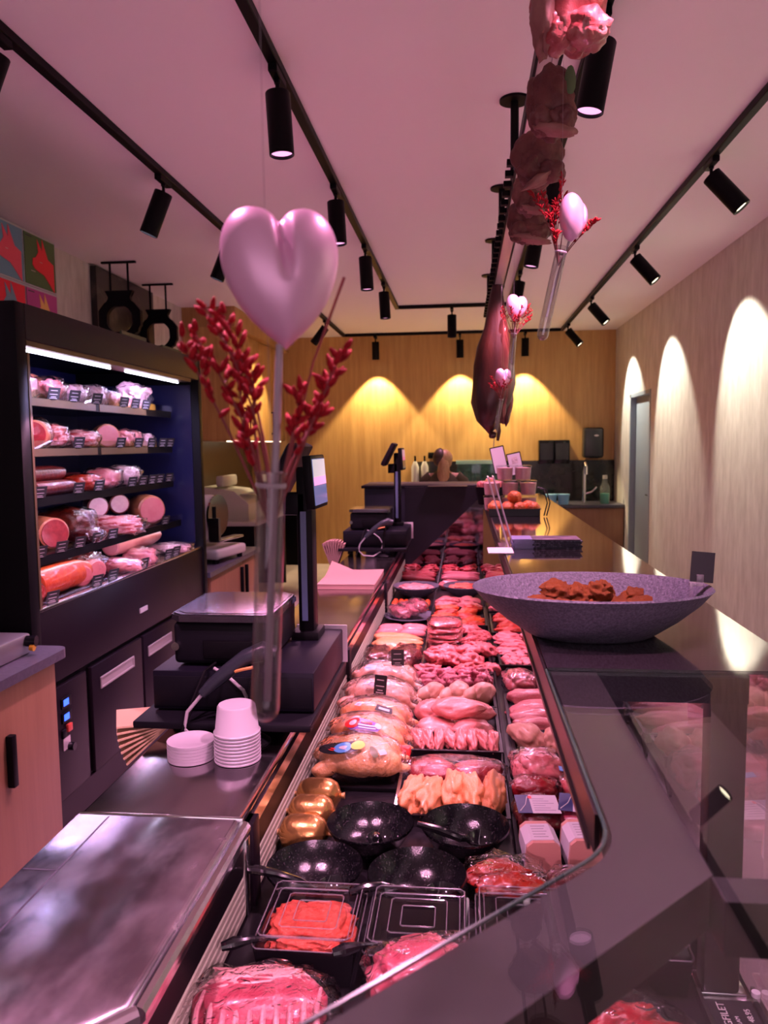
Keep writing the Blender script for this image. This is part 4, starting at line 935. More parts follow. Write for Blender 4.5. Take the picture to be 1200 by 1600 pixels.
def piece_mesh(kind, m_, v):
    def mk():
        m = MB()
        if kind == 'breast': m.blob((0, 0, 0), (1, 1, 1), v, .18, 1.3, 4, taper=.28, cre=.06, cst=(.5, 1.6, 1))
        elif kind == 'thigh': m.blob((0, 0, 0), (1, 1, 1), v, .26, 1.5, 4, taper=.2, cre=.16, cf=1.8)
        elif kind == 'leg':
            m.blob((.1, .1, 0), (.92, .95, 1), v, .16, 1.4, 4, cre=.05); m.blob((-.30, -.62, .05), (.60, .80, .72), v+3, .12, 1.5, 3); m.blob((-.55, -1.25, -.15), (.34, .40, .45), v, .2, 2, 2)
        elif kind == 'strip': m.blob((0, 0, 0), (1, 1, 1), v, .28, 1.7, 4, bend=.2, cre=.12, cst=(1, .5, 1))
        elif kind == 'sausage': m.tube([(x, .10*math.sin(x*1.4+v), 0) for x in [(-1+2*i/9) for i in range(10)]], [.45, .8, .95, 1, 1, 1, 1, .95, .8, .45], 12)
        elif kind == 'dice': m.blob((0, 0, 0), (1, 1, 1), v, .3, 1.5, 3, sq=.6, cre=.12)
        elif kind == 'chop': m.blob((0, 0, 0), (1, 1, 1), v, .32, 1.4, 4, sq=.85, cre=.22, cf=1.7)
        else: m.blob((0, 0, 0), (1, 1, 1), v, .24, 1.8, 3)
        return m.mesh(kind, m_, 80)
    return cached((kind, m_.name, v), mk)
RN = random.Random(42)
def fat_rim(o, m_):
    pass
def grid(desc, where, name, kind, m_, x0, x1, y0, y1, nx, ny, size, z0, rz=0, jit=.15, tilt=0, cat='meat', overlap=1.0, layer=0, mats=None, zoff=.85, zrow=0):
    n = 0
    for j in range(ny):
        for i in range(nx):
            x = x0+(i+.5)*(x1-x0)/nx+RN.uniform(-1, 1)*jit*(x1-x0)/nx*.4; y = y0+(j+.5)*(y1-y0)/ny+RN.uniform(-1, 1)*jit*(y1-y0)/ny*.4
            mm = m_ if not mats else mats[(i+j) % len(mats)]
            o = put(name, piece_mesh(kind, mm, RN.randint(0, 4)), None, (x, y, z0+size[2]*zoff+zrow*(ny-1-j)), rot=(tilt+RN.uniform(-.1, .1), RN.uniform(-.1, .1), rz+RN.uniform(-1, 1)*jit), scale=[q*RN.uniform(.93, 1.07) for q in size])
            lb = desc+' '+where
            if nx > 1: lb += ', '+nth(i, nx)
            if ny > 1: lb += (', ' if nx == 1 else ' in ')+('front row' if j == 0 else 'rear row' if j == ny-1 else ORD[j]+' row')
            if nx == 1 and ny == 1: pass
            tag(o, lb, cat, desc+'s '+where)
B = DZ+.006
# --- middle column, from the camera outwards
tray('black tray of peach skinned chicken thighs behind the black bowls', -.150, .098, 1.695, 1.865, .03)
grid('peach skinned chicken thigh', 'in the tray behind the bowls', 'chicken_thigh', 'thigh', SKINY, -.145, .095, 1.70, 1.865, 5, 1, (.032, .078, .042), B, 0, .25)
t = th('vacuum_pack', 'long vacuum pack of red veal behind the peach chicken thighs', 'vacuum pack', (-.03, 1.945, DZ+.001)); 
MB().blob((-.055, 0, .028), (.066, .05, .027), 3, .2, 2, 3).blob((.06, 0, .026), (.066, .048, .025), 5, .2, 2, 3).build('meat', BEEF, t, sharp=80); MB().blob((0, 0, .027), (.145, .062, .031), 8, .12, 4, 3, sq=.75).build('plastic_film', FILM, t, sharp=80)
tray('black tray of pale chicken strips with a high front', -.155, .098, 2.035, 2.165, .045)
grid('pale chicken tenderloin strip', 'in the high fronted tray', 'chicken_strip', 'strip', CHIX, -.15, .095, 2.04, 2.16, 8, 1, (.0185, .060, .030), B+.012, .1, .2)
tray('black tray of large chicken breasts', -.155, .098, 2.185, 2.42, .03)
grid('large pale chicken breast', 'in the breast tray', 'chicken_breast', 'breast', CHIX, -.15, .095, 2.19, 2.41, 2, 2, (.072, .058, .036), B, .1, .3, zrow=-.014)
put_ = grid('chicken breast laid on top', 'of the breast tray', 'chicken_breast', 'breast', CHIX, -.12, .07, 2.22, 2.32, 1, 1, (.085, .05, .028), B+.052, .15, .1)
tray('black tray of whole chicken legs', -.155, .098, 2.435, 2.61, .03)
grid('whole chicken leg with the drumstick forward', 'in the leg tray', 'chicken_quarter', 'leg', SKIN, -.15, .095, 2.47, 2.60, 3, 1, (.040, .060, .038), B, -.5, .12)
tray('black tray of red stewing meat behind the chicken legs', -.155, .098, 2.63, 2.765, .03)
grid('red and white marbled neck slice', 'behind the chicken legs', 'neck_slice', 'chop', LAMB, -.15, .095, 2.65, 2.75, 4, 2, (.036, .032, .030), B+.01, .2, .6, -.3, zrow=-.01)
tray('black tray of pork chops in the middle column', -.155, .098, 2.79, 3.12, .03)
grid('pink pork chop with pale fat', 'in the chop tray', 'pork_chop', 'chop', PORK, -.15, .095, 2.80, 3.11, 3, 3, (.050, .056, .030), B+.01, .2, .8, -.35, zrow=-.012)
for k in range(5):
    t = th('cutlet_pack', 'vacuum pack of pink pork cutlets, '+('topmost of its stack' if k == 4 else ORD[k]+' from the bottom of its stack'), 'vacuum pack', (-.085, 3.25, DZ+.006+k*.024), 'stack of cutlet packs')
    MB().blob((0, 0, .012), (.07, .075, .014), k, .25, 2.2, 3, sq=.7).build('meat', PORK, t, sharp=80); MB().blob((0, 0, .012), (.078, .084, .0165), k+5, .15, 5, 2, sq=.6).build('plastic_film', FILM, t, sharp=80)
tray('black tray of pork slices beside the tall stack of packs', -.01, .1, 3.15, 3.42, .03)
grid('pink pork slice', 'beside the tall stack of packs', 'pork_slice', 'chop', PORK, -.005, .095, 3.16, 3.41, 1, 4, (.05, .05, .028), B+.01, 0, .5, -.4, zrow=-.006)
tray('black tray of orange marinated skewers', -.155, .10, 3.55, 3.95, .03)
grid('orange marinated fillet strip', 'in the middle column', 'marinated_fillet', 'strip', ORANGE, -.15, .095, 3.57, 3.93, 2, 5, (.062, .034, .022), B+.006, .25, .5, zrow=-.004, mats=[ORANGE, MARIN])
grid('pink schnitzel slice', 'behind the orange fillets', 'schnitzel', 'chop', PORKP, -.15, .095, 4.0, 4.16, 2, 2, (.066, .044, .024), DZ, 0, .3, zoff=.9, zrow=-.008)
# --- right column
tray('black tray of pale chicken thighs in the right column', .135, .37, 2.06, 2.21, .035)
grid('pale skinned chicken thigh', 'in the right column tray', 'chicken_thigh', 'thigh', SKIN, .14, .365, 2.07, 2.20, 3, 1, (.042, .066, .040), B+.004, .2, .3)
tray('black tray of pork fillets in the right column', .135, .38, 2.24, 2.56, .03)
grid('pink pork fillet', 'in the right column tray', 'pork_fillet', 'breast', PORKP, .14, .375, 2.25, 2.55, 1, 4, (.118, .048, .032), B, .05, .12, zrow=-.006)
for k, x in enumerate((.19, .30)):
    pack('meat_bag', 'film wrapped pink meat bag behind the pork fillets, '+('left one' if k == 0 else 'right one'), 'packed meat', (x, 2.69, DZ+.001), .05, .065, .038, PORK, 'wrapped bags behind the pork fillets', 3+k, .2, FILMF)
tray('small black tray of pink diced meat right of the chops', .135, .33, 2.86, 3.0, .045)
grid('pink meat dice', 'in the small high sided tray', 'meat_dice', 'dice', PORKP, .145, .32, 2.87, 2.99, 5, 3, (.019, .021, .018), B+.018, .2, 1.2)
tray('black tray of pink turkey slices in the right column', .13, .36, 3.04, 3.36, .03)
grid('pink turkey slice', 'in the right column', 'turkey_slice', 'chop', PORKP, .135, .355, 3.06, 3.34, 2, 4, (.06, .045, .026), B+.006, .1, .6, -.25, zrow=-.003)
tray('black tray of red brown marinated strips beside the bowl', .125, .36, 3.42, 3.80, .03)
grid('red brown marinated strip', 'left of the stoneware bowl', 'marinated_strip', 'strip', MARIN, .13, .355, 3.43, 3.79, 2, 6, (.056, .026, .020), B+.006, .3, .6)
tray('black tray of marinated pork farther down the right column', .125, .36, 3.86, 4.2, .03)
grid('pale pork slice', 'far down the right column', 'pork_slice', 'chop', PORKP, .13, .355, 3.87, 4.19, 2, 3, (.056, .05, .026), B+.004, .1, .5, -.2)
# --- left column beyond the poultry
for k, (x, m_) in enumerate(((-.335, BROWN), (-.235, BROWN))):
    pack('smoked_pack', 'vacuum pack of dark brown smoked meat behind the poultry, '+('left one' if k == 0 else 'right one'), 'vacuum pack', (x, 2.90+k*.03, DZ+.001), .050, .105, .046, m_, 'smoked packs behind the poultry', 2+k, .1-.3*k)
tray('black tray of orange chicken fillets in the left column', -.395, -.175, 3.09, 3.30, .03)
grid('orange seasoned fillet', 'behind the smoked packs', 'seasoned_fillet', 'breast', SEASON, -.39, -.18, 3.10, 3.29, 1, 3, (.10, .044, .028), B+.006, .1, .2)
tray('black tray of thick pink sausages in the left column', -.395, -.175, 3.33, 3.52, .03)
grid('thick pink sausage', 'in the left column', 'sausage', 'sausage', PORKP, -.39, -.18, 3.345, 3.505, 2, 3, (.055, .022, .022), B+.002, 0, .2, zoff=1, cat='sausage')
def stone_bowl(name, lb, x, y, r, h, m_, z=DZ, sx=1, sy=1, foot=.45, n=48):
    o = MB().lathe([(0, 0), (r*foot, 0), (r*(foot+.06), .004), (r*.80, h*.5), (r*.965, h*.93), (r, h), (r*.985, h+.004), (r*.955, h*.97), (r*.86, h*.70), (r*.6, h*.26), (r*.3, .012), (0, .010)], n=n, sx=sx, sy=sy).build(name, m_, None, (x, y, z+.0005), sharp=60)
    return tag(o, lb, 'bowl')
stone_bowl('serving_plate', 'wide dark plate carrying wrapped sausages in the left column', -.275, 3.78, .128, .022, STONEW, foot=.6)
for k in range(3):
    pack('sausage_pack', 'film wrapped bundle of red sausages on the dark plate, '+nth(k, 3), 'sausage', (-.325+k*.045, 3.76+.02*k, DZ+.02+.012*k), .036, .085, .028, LAMB, 'wrapped sausages on the plate', 2+k, .5-.1*k, FILMF)
grid('orange breaded cylinder', 'standing behind the sausage plate', 'cheese_roll', 'sausage', ORANGE, -.385, -.185, 3.98, 4.10, 7, 2, (.045, .015, .015), DZ+.012, PI/2, .1, zoff=1, cat='roll')
stone_bowl('stone_bowl', 'grey stone bowl of pale mince in the left column', -.28, 4.38, .135, .06, STONEW)
tag(MB().blob((0, 0, 0), (.105, .105, .022), 4, .3, 4, 4).build('mince_heap', meat('pale_mince', (.70, .36, .36), (.8, .52, .5), scale=60, bump=.7), None, (-.28, 4.38, DZ+.045), sharp=80), 'heap of pale pink mince in the left grey stone bowl', 'mince')
stone_bowl('stone_bowl', 'grey stone bowl of orange mince in the middle column', 0, 4.40, .125, .06, STONEW)
tag(MB().blob((0, 0, 0), (.095, .095, .022), 6, .3, 4, 4).build('mince_heap', MINCE, None, (0, 4.40, DZ+.045), sharp=80), 'heap of orange mince in the middle grey stone bowl', 'mince')
tag(MB().blob((0, 0, 0), (.07, .05, .03), 6, .25, 2, 3).build('pork_piece', PORKP, None, (-.09, 4.58, DZ+.028), sharp=80), 'single pink pork piece between the two grey stone bowls', 'meat')
for k, (x0, x1, cn_) in enumerate(((-.395, -.175, 'left'), (-.145, .095, 'middle'), (.125, .30, 'right'))):
    tray(f'black tray of bright red meat in the {cn_} column before the far end', x0, x1, 4.68, 4.90, .03)
    grid('bright red mince roll', f'in the {cn_} column', 'mince_roll', 'sausage', [BEEF, LAMB][k % 2], x0+.006, x1-.006, 4.69, 4.89, 1, 5, ((x1-x0)*.46, .019, .022), B+.014, 0, .03, zoff=1, cat='mince roll')
    tray(f'black tray of dark steaks in the {cn_} column at the mirror', x0, x1, 4.97, 5.26, .03)
    grid('dark red steak', f'in the {cn_} column at the mirror', 'steak', 'chop', BEEF, x0+.006, x1-.006, 4.98, 5.25, 2, 3, (.05, .045, .025), B+.004, 0, .4, -.2)

# --- poultry in bags
def epatch(m, c, R, th0, ph0, w_, h_, sh=1.0, n=20, k=3, ell=True, rot=0):
    """patch on an ellipsoid with radii R, centred on direction (th0 around, ph0 above the horizon)"""
    vs = []
    def pt(u, v):
        uu = u*math.cos(rot)-v*math.sin(rot); vv = u*math.sin(rot)+v*math.cos(rot)
        a = th0+uu; b_ = ph0+vv
        return Vector(c)+Vector((R[0]*math.cos(b_)*math.cos(a), R[1]*math.cos(b_)*math.sin(a), R[2]*math.sin(b_)))*sh
    if ell:
        cen = m.b.verts.new(pt(0, 0)); prev = None
        for j in range(1, k+1):
            cur = [m.b.verts.new(pt(w_*j/k*math.cos(2*PI*i/n), h_*j/k*math.sin(2*PI*i/n))) for i in range(n)]
            for i in range(n):
                q = (i+1) % n
                f = m.b.faces.new((cen, cur[i], cur[q]) if prev is None else (prev[i], cur[i], cur[q], prev[q])); f.material_index = m.mi
            prev = cur
    else:
        g = [[m.b.verts.new(pt(-w_+2*w_*i/6, -h_+2*h_*j/4)) for j in range(5)] for i in range(7)]
        for i in range(6):
            for j in range(4): f = m.b.faces.new((g[i][j], g[i+1][j], g[i+1][j+1], g[i][j+1])); f.material_index = m.mi
    return m
def poultry(lb, x, y, skin, seed, s=1.0, rz=0, kind=0):
    t = th('whole_chicken', lb, 'poultry', (x, y, DZ+.012), 'whole poultry in the left column', rz)
    def mk():
        m = MB(); m.blob((0, 0, .052), (.102, .070, .052), 3+seed, .06, 1.5, 4, taper=-.10)
        m.blob((.068, -.038, .048), (.045, .030, .036), 5, .1, 1.5, 3); m.blob((.068, .040, .048), (.045, .030, .036), 6, .1, 1.5, 3)
        m.blob((-.085, -.052, .040), (.040, .018, .022), 7, .2, 2, 3, rot=Matrix.Rotation(.5, 3, 'Z')); m.blob((-.085, .05, .04), (.04, .018, .022), 8, .2, 2, 3)
        m.blob((.112, -.03, .03), (.026, .013, .013), 4, .15, 2, 2); m.blob((.112, .03, .03), (.026, .013, .013), 5, .15, 2, 2)
        return m.mesh('bird_body', skin, 80)
    o = put('bird_body', mk(), t)
    rm = o.modifiers.new('remesh', 'REMESH'); rm.mode = 'VOXEL'; rm.voxel_size = .0042; rm.use_smooth_shade = True
    sm = o.modifiers.new('smooth', 'SMOOTH'); sm.iterations = 4; sm.factor = .5
    o.scale = (s, s, s)
    R = (.118*s, .082*s, .060*s); c = (0, 0, .052*s)
    w_ = MB(); w_.blob(c, (R[0]*1.04, R[1]*1.04, R[2]*1.06), seed+3, .07, 4, 4); w_.blob((R[0]*1.02, -.01, .022*s), (.025, .045*s, .02), seed, .4, 3, 3)
    w_.build('plastic_bag', FILM, t, sharp=80)
    f = -PI/2
    if kind == 0:
        m = MB(); epatch(m, c, R, f-.50, .78, .78, .24, 1.07, rot=.28); m.mi = 1; epatch(m, c, R, f-.46, .80, .26, .20, 1.085, rot=.25); m.mi = 2; epatch(m, c, R, f+.0, .92, .24, .17, 1.085, rot=.25); m.mi = 3; epatch(m, c, R, f-.72, .70, .10, .02, 1.085); epatch(m, c, R, f-.74, .64, .10, .015, 1.085)
        m.mi = 4; epatch(m, c, R, f-.44, .80, .12, .06, 1.095, rot=.25); epatch(m, c, R, f-.40, .74, .09, .012, 1.095)
        m.build('label', [BLKL, BLUEL, YELL, REDL, PAPERW], t, label='black oval label with blue and yellow discs')
        m = MB(); epatch(m, c, R, f+.62, .55, .10, .09, 1.07, ell=False); m.build('price_sticker', PAPERW, t)
        m = MB(); epatch(m, c, R, f+.40, .62, .10, .22, 1.068); m.build('green_sticker', mat('olive_label', (.10, .10, .04), .4), t)
    elif kind == 1:
        m = MB(); epatch(m, c, R, f-.05, .85, .62, .30, 1.07, rot=-.15); m.mi = 1; epatch(m, c, R, f-.42, .92, .26, .24, 1.085); m.mi = 2; epatch(m, c, R, f-.40, .92, .12, .13, 1.095); epatch(m, c, R, f+.12, .84, .30, .03, 1.09, ell=False, rot=-.15); epatch(m, c, R, f+.12, .74, .26, .025, 1.09, ell=False, rot=-.15); epatch(m, c, R, f+.48, .80, .10, .12, 1.09); m.mi = 3; epatch(m, c, R, f+.10, .97, .22, .05, 1.09, ell=False, rot=-.15)
        m.build('label', [PURL, REDL, PAPERW, REDL], t, label='purple and red oval label')
        m = MB(); m.box(.06*s, .135*s, -.088*s, -.066*s, .030*s, .058*s, .006); m.build('red_clip', REDL, t, label='red plastic end clip')
        m = MB(); epatch(m, c, R, f-.55, 1.15, .16, .10, 1.07, ell=False); m.build('price_sticker', PAPERW, t)
    elif kind == 2:
        m = MB(); epatch(m, c, R, f+.55, .75, .28, .16, 1.07, ell=False, rot=-.5); m.mi = 1; epatch(m, c, R, f+.55, .75, .18, .05, 1.08, ell=False, rot=-.5); m.build('label', [BLKL, PALE], t)
        m = MB(); epatch(m, c, R, f-.45, .95, .14, .10, 1.07, ell=False); m.build('price_sticker', PAPERW, t)
    elif kind == 3:
        m = MB(); epatch(m, c, R, f-.1, .95, .55, .11, 1.07, rot=-.2); m.mi = 1; epatch(m, c, R, f-.36, 1.0, .13, .10, 1.085); m.mi = 2; epatch(m, c, R, f-.36, 1.0, .05, .05, 1.095); m.build('label', [mat('grey_label', (.09, .08, .085), .4), PAPERW, YELL], t)
    else:
        m = MB(); epatch(m, c, R, f-.5, .9, .25, .12, 1.07, ell=False); m.build('label', BLUEL, t)
    return t
poultry('nearest whole chicken in a bag with a black oval label', -.278, 1.935, SKINP, 1, 1.0, .12, 0)
poultry('yellow chicken with a purple and red label, second from the camera', -.272, 2.085, SKINY, 2, 1.0, -.1, 1)
poultry('yellow chicken with a small black label, third from the camera', -.275, 2.235, SKINY, 3, .98, -.15, 2)
poultry('bagged bird with a long grey label, fourth from the camera', -.28, 2.42, SKIN, 4, 1.02, -.1, 3)
poultry('pink bagged bird with a blue sticker, farthest of the poultry', -.285, 2.62, SKIN, 5, 1.0, 0, 4)
tray('black tray under the nearest whole chicken', -.395, -.175, 1.865, 2.02, .012)
tray('black tray under the two yellow chickens', -.395, -.175, 2.03, 2.32, .012)
tray('black tray under the farthest bagged birds', -.395, -.175, 2.33, 2.72, .012)
card('price_tag', 'black price tag standing on the yellow chickens', (-.262, 2.30, DZ+.105), .042, .062, -.35, 'price tags in the counter', -.2, base=False)
card('price_tag', 'black price tag standing among the farthest bagged birds', (-.232, 2.60, DZ+.105), .045, .062, .1, 'price tags in the counter', -.1, base=False)
# --- golden chubs
G = 'gold foil sausages at the left edge'
for k, (y, z, lb) in enumerate(((1.76, DZ+.038, 'rearmost'), (1.672, DZ+.038, 'middle'), (1.585, DZ+.034, 'nearest'))):
    t = th('gold_sausage', 'short gold foil wrapped sausage beside the black bowls, '+lb, 'sausage', (-.352, y, z), G)
    m = MB(); R_ = Matrix.Rotation(PI/2, 4, 'Y'); m.lathe([(.006, -.056), (.012, -.053), (.030, -.044), (.0385, -.028), (.040, 0), (.0385, .028), (.030, .044), (.012, .053), (.006, .056)], n=28, M=R_); m.build('foil_casing', GOLD, t, sharp=80)
    MB().lathe([(0, -.064), (.008, -.064), (.006, -.056), (.006, .056), (.008, .064), (0, .064)], n=12, M=R_).build('tied_end', mat('gold_end', (.55, .35, .15), .4, .7), t)
# --- black glazed bowls with spoons
G = 'black glazed bowls'
for k, (x, y, lb, a) in enumerate(((-.205, 1.585, 'rear left', .5), (.0, 1.590, 'rear right', .2), (-.292, 1.405, 'front left', .1), (-.092, 1.395, 'front right', .1))):
    o = stone_bowl('glazed_bowl', 'speckled black glazed bowl, '+lb+' of the four', x, y, .095, .062, GLAZE, foot=.55); o['group'] = G
    t = th('serving_spoon', 'glossy black spoon lying in the '+lb+' black bowl', 'spoon', (x, y, DZ+.012), 'black spoons in the bowls')
    m = MB(); sx, sy = ((.03, -.03), (.035, -.02), (.045, -.035), (.05, -.03))[k]
    m.lathe([(0, 0), (.016, .002), (.028, .010), (.034, .022), (.032, .023), (.026, .013), (.014, .005), (0, .003)], (sx, sy, .014), 24); m.build('spoon_bowl', SPOON, t)
    hx = ((.022, -.062, .055, .022, -.098, .066), (-.01, -.055, .05, -.10, -.05, .075), (-.06, -.06, .068, -.135, -.055, .070), (-.06, -.075, .068, -.115, -.10, .068))[k]
    p0 = Vector((sx, sy-.012, .024) if k == 0 else (sx-.02, sy-.01, .024)); p1 = Vector(hx[:3]); p2 = Vector(hx[3:])
    m = MB(); m.tube([p0, p0.lerp(p1, .5)+Vector((0, 0, .006)), p1, p1.lerp(p2, .5)+Vector((0, 0, .003)), p2], [.004, .0055, .0075, .009, .006], 10)
    m.build('spoon_handle', SPOON, t)
# --- clear lidded tubs
def lid_tub(lb, x, y, w_, d_, fill, ladle):
    t = th('lidded_tub', lb, 'container', (x, y, DZ+.001), 'black tubs with clear lids')
    a, b_ = w_/2, d_/2
    m = MB(); m.box(-a*.9, a*.9, -b_*.9, b_*.9, 0, .004)
    for (p0, p1) in (((-a, -b_), (a, -b_)), ((a, -b_), (a, b_)), ((a, b_), (-a, b_)), ((-a, b_), (-a, -b_))):
        m.quad((p0[0]*.9, p0[1]*.9, 0), (p1[0]*.9, p1[1]*.9, 0), (p1[0], p1[1], .062), (p0[0], p0[1], .062)); m.quad((p0[0]*.87, p0[1]*.87, .004), (p0[0]*.97, p0[1]*.97, .062), (p1[0]*.97, p1[1]*.97, .062), (p1[0]*.87, p1[1]*.87, .004))
    m.build('tub_body', TRAYM, t)
    m = MB()
    def ring(s, z): return [Vector((sx*a*s*(1 if q else .9), sy*b_*s*(.9 if q else 1), z)) for sx, sy, q in ((-1, -1, 0), (1, -1, 0), (1, -1, 1), (1, 1, 1), (1, 1, 0), (-1, 1, 0), (-1, 1, 1), (-1, -1, 1))]
    lv = [(1.04, .060), (1.04, .070), (.985, .071), (.95, .084), (.88, .084), (.84, .074), (.60, .074), (.575, .082), (.36, .082), (.34, .078), (0.01, .078)]
    rs = [[m.b.verts.new(p) for p in ring(s, z)] for s, z in lv]
    for A, B_ in zip(rs, rs[1:]):
        for k in range(8): m.b.faces.new((A[k], A[(k+1) % 8], B_[(k+1) % 8], B_[k]))
    m.build('clear_lid', PET, t, sharp=20)
    m = MB()
    for s, z in ((1.04, .066), (.95, .0845), (.85, .0765), (.585, .081), (.345, .0805)):
        m.tube(ring(s, z)+[ring(s, z)[0]], .0012, 6)
    m.build('lid_rim', clear('rim_plastic', (.88, .88, .93), 1.6, .08, 1.7, .07), t)
    if fill:
        m = MB(); m.blob((0, 0, 0), (a*.90, b_*.86, .028), 4, .22, 3.5, 5, sq=.7)
        for v in m.b.verts: v.co += Vector((0, 0, .004))*noise.noise(v.co*70)
        tag(m.build('orange_mince', MINCE, None, (x, y, DZ+.040), sharp=80), 'orange red mince filling the leftmost clear lidded tub', 'mince')
    if ladle:
        l = th('serving_ladle', 'black plastic handle poking out at the left of the '+ladle, 'spoon', (x-a, y-b_, DZ+.068), 'black handles by the tubs')
        MB().tube([(.02, .02, .002), (-.005, .008, .006), (-.03, -.006, .008), (-.048, -.014, .006)], [.004, .006, .0105, .007], 10).build('handle', SPOON, l)
        MB().tube([(.02, .02, .002), (.04, .035, -.010)], [.004, .003], 8).build('spoon_shaft', SPOON, l)
lid_tub('black tub with a clear lid and orange mince, leftmost of three', -.262, 1.235, .165, .165, True, 'leftmost tub')
lid_tub('black tub with an empty clear square lid, middle of three', -.080, 1.235, .165, .165, False, 'middle tub')
lid_tub('black tub with a clear lid partly under the glass, right of three', .098, 1.255, .155, .155, False, None)
lid_tub('black tub with a clear lid under the canopy beam by the post', .285, 1.245, .14, .13, False, None)
# --- front packs
t = th('lamb_rack', 'vacuum packed rack of lamb with rows of rib bones', 'lamb rack', (-.305, 1.035, DZ+.001), None, .12)
MB().blob((0, .03, .035), (.10, .050, .034), 3, .12, 2, 4, sq=.7).build('meat', LAMB, t, sharp=80)
MB().blob((-.01, .055, .055), (.080, .026, .015), 7, .25, 3, 4, sq=.7, cre=.2, cst=(.4, 2, 1)).build('fat_cap', FAT, t, sharp=80, label='pale fat cap')
for k in range(10):
    x = -.088+k*.0195; MB().tube([(x+.004, .03, .060), (x, -.005, .057), (x+.002, -.035, .049), (x+.004, -.065, .036), (x+.005, -.09, .022)], [.003, .0045, .005, .0045, .0055], 8).build('rib_bone', BONE, t)
MB().blob((0, -.035, .030), (.098, .052, .020), 4, .2, 3, 3, sq=.7).build('rib_meat', LAMB, t, sharp=80)
MB().blob((0, -.012, .036), (.128, .112, .044), 9, .13, 4, 4, sq=.75).build('plastic_film', FILM, t, sharp=80)
pack('meat_pack', 'lower pink vacuum pack under another before the middle lidded tub', 'vacuum pack', (-.06, 1.075, DZ+.001), .075, .055, .030, LAMB, 'vacuum packs near the corner glass', 5, .2, FILM)
pack('meat_pack', 'pink vacuum pack of pork in front of the middle lidded tub', 'vacuum pack', (-.065, 1.085, DZ+.058), .078, .055, .036, LAMB, 'vacuum packs near the corner glass', 3, .35, FILM)
pack('meat_pack', 'orange red marinated meat pack right of the front bowls', 'vacuum pack', (.075, 1.435, DZ+.001), .072, .062, .034, MARIN, 'vacuum packs near the corner glass', 4, .1, FILM, kind='two')
pack('meat_pack', 'dark red meat pack at the corner of the glass', 'vacuum pack', (.205, 1.42, DZ+.001), .060, .050, .030, DEEP, 'vacuum packs near the corner glass', 6, .5, FILM)
pack('meat_pack', 'dark pink steak pack below the canopy beam by the price rail', 'vacuum pack', (.235, 1.06, DZ+.001), .075, .055, .034, BEEF, 'vacuum packs near the corner glass', 8, .3, FILM, kind='two')
tag(MB().lathe([(.085, .0), (.09, .02), (.082, .02), (.075, .008), (0, .006), (0, 0)], n=32).build('oval_dish', TRAYM, None, (.25, .94, DZ+.001)), 'black dish at the near front glass below the beam', 'dish')
for k, (x, y) in enumerate(((.155, 1.575), (.245, 1.59))):
    t = th('carton_pack', 'small peach carton pack with a white printed sleeve, '+('left one' if k == 0 else 'right one'), 'pack', (x, y, DZ+.001), 'carton packs behind the corner', .1)
    m = MB(); m.prism([(-.038, 0), (.038, 0), (.034, .052), (.022, .062), (-.022, .062), (-.034, .052)], -.046, .046, M=Matrix.Rotation(PI/2, 4, 'X')); m.build('tub_body', mat('peach_pack', (.52, .24, .19), .4), t)
    m = MB(); m.prism([(-.040, .002), (.040, .002), (.036, .0535), (.0235, .064), (-.0235, .064), (-.036, .0535)], -.030, .036, M=Matrix.Rotation(PI/2, 4, 'X')); m.build('paper_sleeve', PAPERW, t)
    m = MB()
    for q in range(5): m.box(-.016, .014-.004*(q % 2), -.026+q*.011, -.0235+q*.011, .0642, .0646)
    m.build('print_lines', mat('grey_print', (.35, .32, .35), .6), t)
for k, (x, y, rz) in enumerate(((.165, 1.725, .05), (.265, 1.735, -.15))):
    t = th('labelled_pack', 'vacuum meat pack with a navy and white label, '+('left one' if k == 0 else 'right one'), 'vacuum pack', (x, y, DZ+.001), 'labelled packs in the right column', rz)
    MB().blob((0, 0, .026), (.055, .070, .025), 3+k, .15, 2, 3, sq=.7).build('meat', DEEP if k == 0 else LAMB, t, sharp=80)
    MB().blob((0, 0, .027), (.060, .076, .028), 5+k, .12, 4, 3, sq=.7).build('plastic_film', FILM, t, sharp=80)
    MB().box(-.018, .045, -.058, .030, .0565, .0572).build('white_label', PAPERW, t)
    MB().box(-.05, -.018, -.058, .030, .0566, .0574).build('navy_label', NAVYL, t)
    m = MB()
    for q in range(6): m.box(-.012, .035-.01*(q % 3), -.045+q*.011, -.043+q*.011, .0572, .0576)
    m.build('print_lines', mat('label_print', (.30, .28, .34), .6), t)
    MB().tube([(-.045, -.05, .0576), (-.03, -.02, .0578), (-.022, .02, .0576)], .0012, 5).build('curved_mark', PALE, t); MB().box(-.020, -.012, .012, .024, .0574, .0579).build('red_mark', REDL, t)
pack('meat_pack', 'flat pack with a red label behind the navy labels', 'vacuum pack', (.17, 1.85, DZ+.001), .055, .030, .030, BEEF, 'packs behind the navy labels', 5, 0, FILM)
pack('meat_pack', 'flat pack with a blue white strip behind the navy labels', 'vacuum pack', (.29, 1.85, DZ+.001), .055, .035, .036, PORK, 'packs behind the navy labels', 7, -.2, FILM)
tag(MB().box(-.05, .05, -.012, .012, 0, .002, M=Matrix.Rotation(.15, 4, 'Y')).build('blue_strip', BLUEL, None, (.275, 1.828, DZ+.085), label=None), 'blue and white plastic strip lying on a pack in the right column', 'strip')
pack('meat_bag', 'large shiny pink vacuum bag in the right column', 'vacuum pack', (.185, 1.955, DZ+.001), .062, .058, .042, PORKP, 'shiny bags in the right column', 3, .1, FILM)
pack('meat_bag', 'second shiny pink vacuum bag farther right under the glass', 'vacuum pack', (.315, 1.965, DZ+.001), .055, .062, .044, LAMB, 'shiny bags in the right column', 6, -.2, FILM)
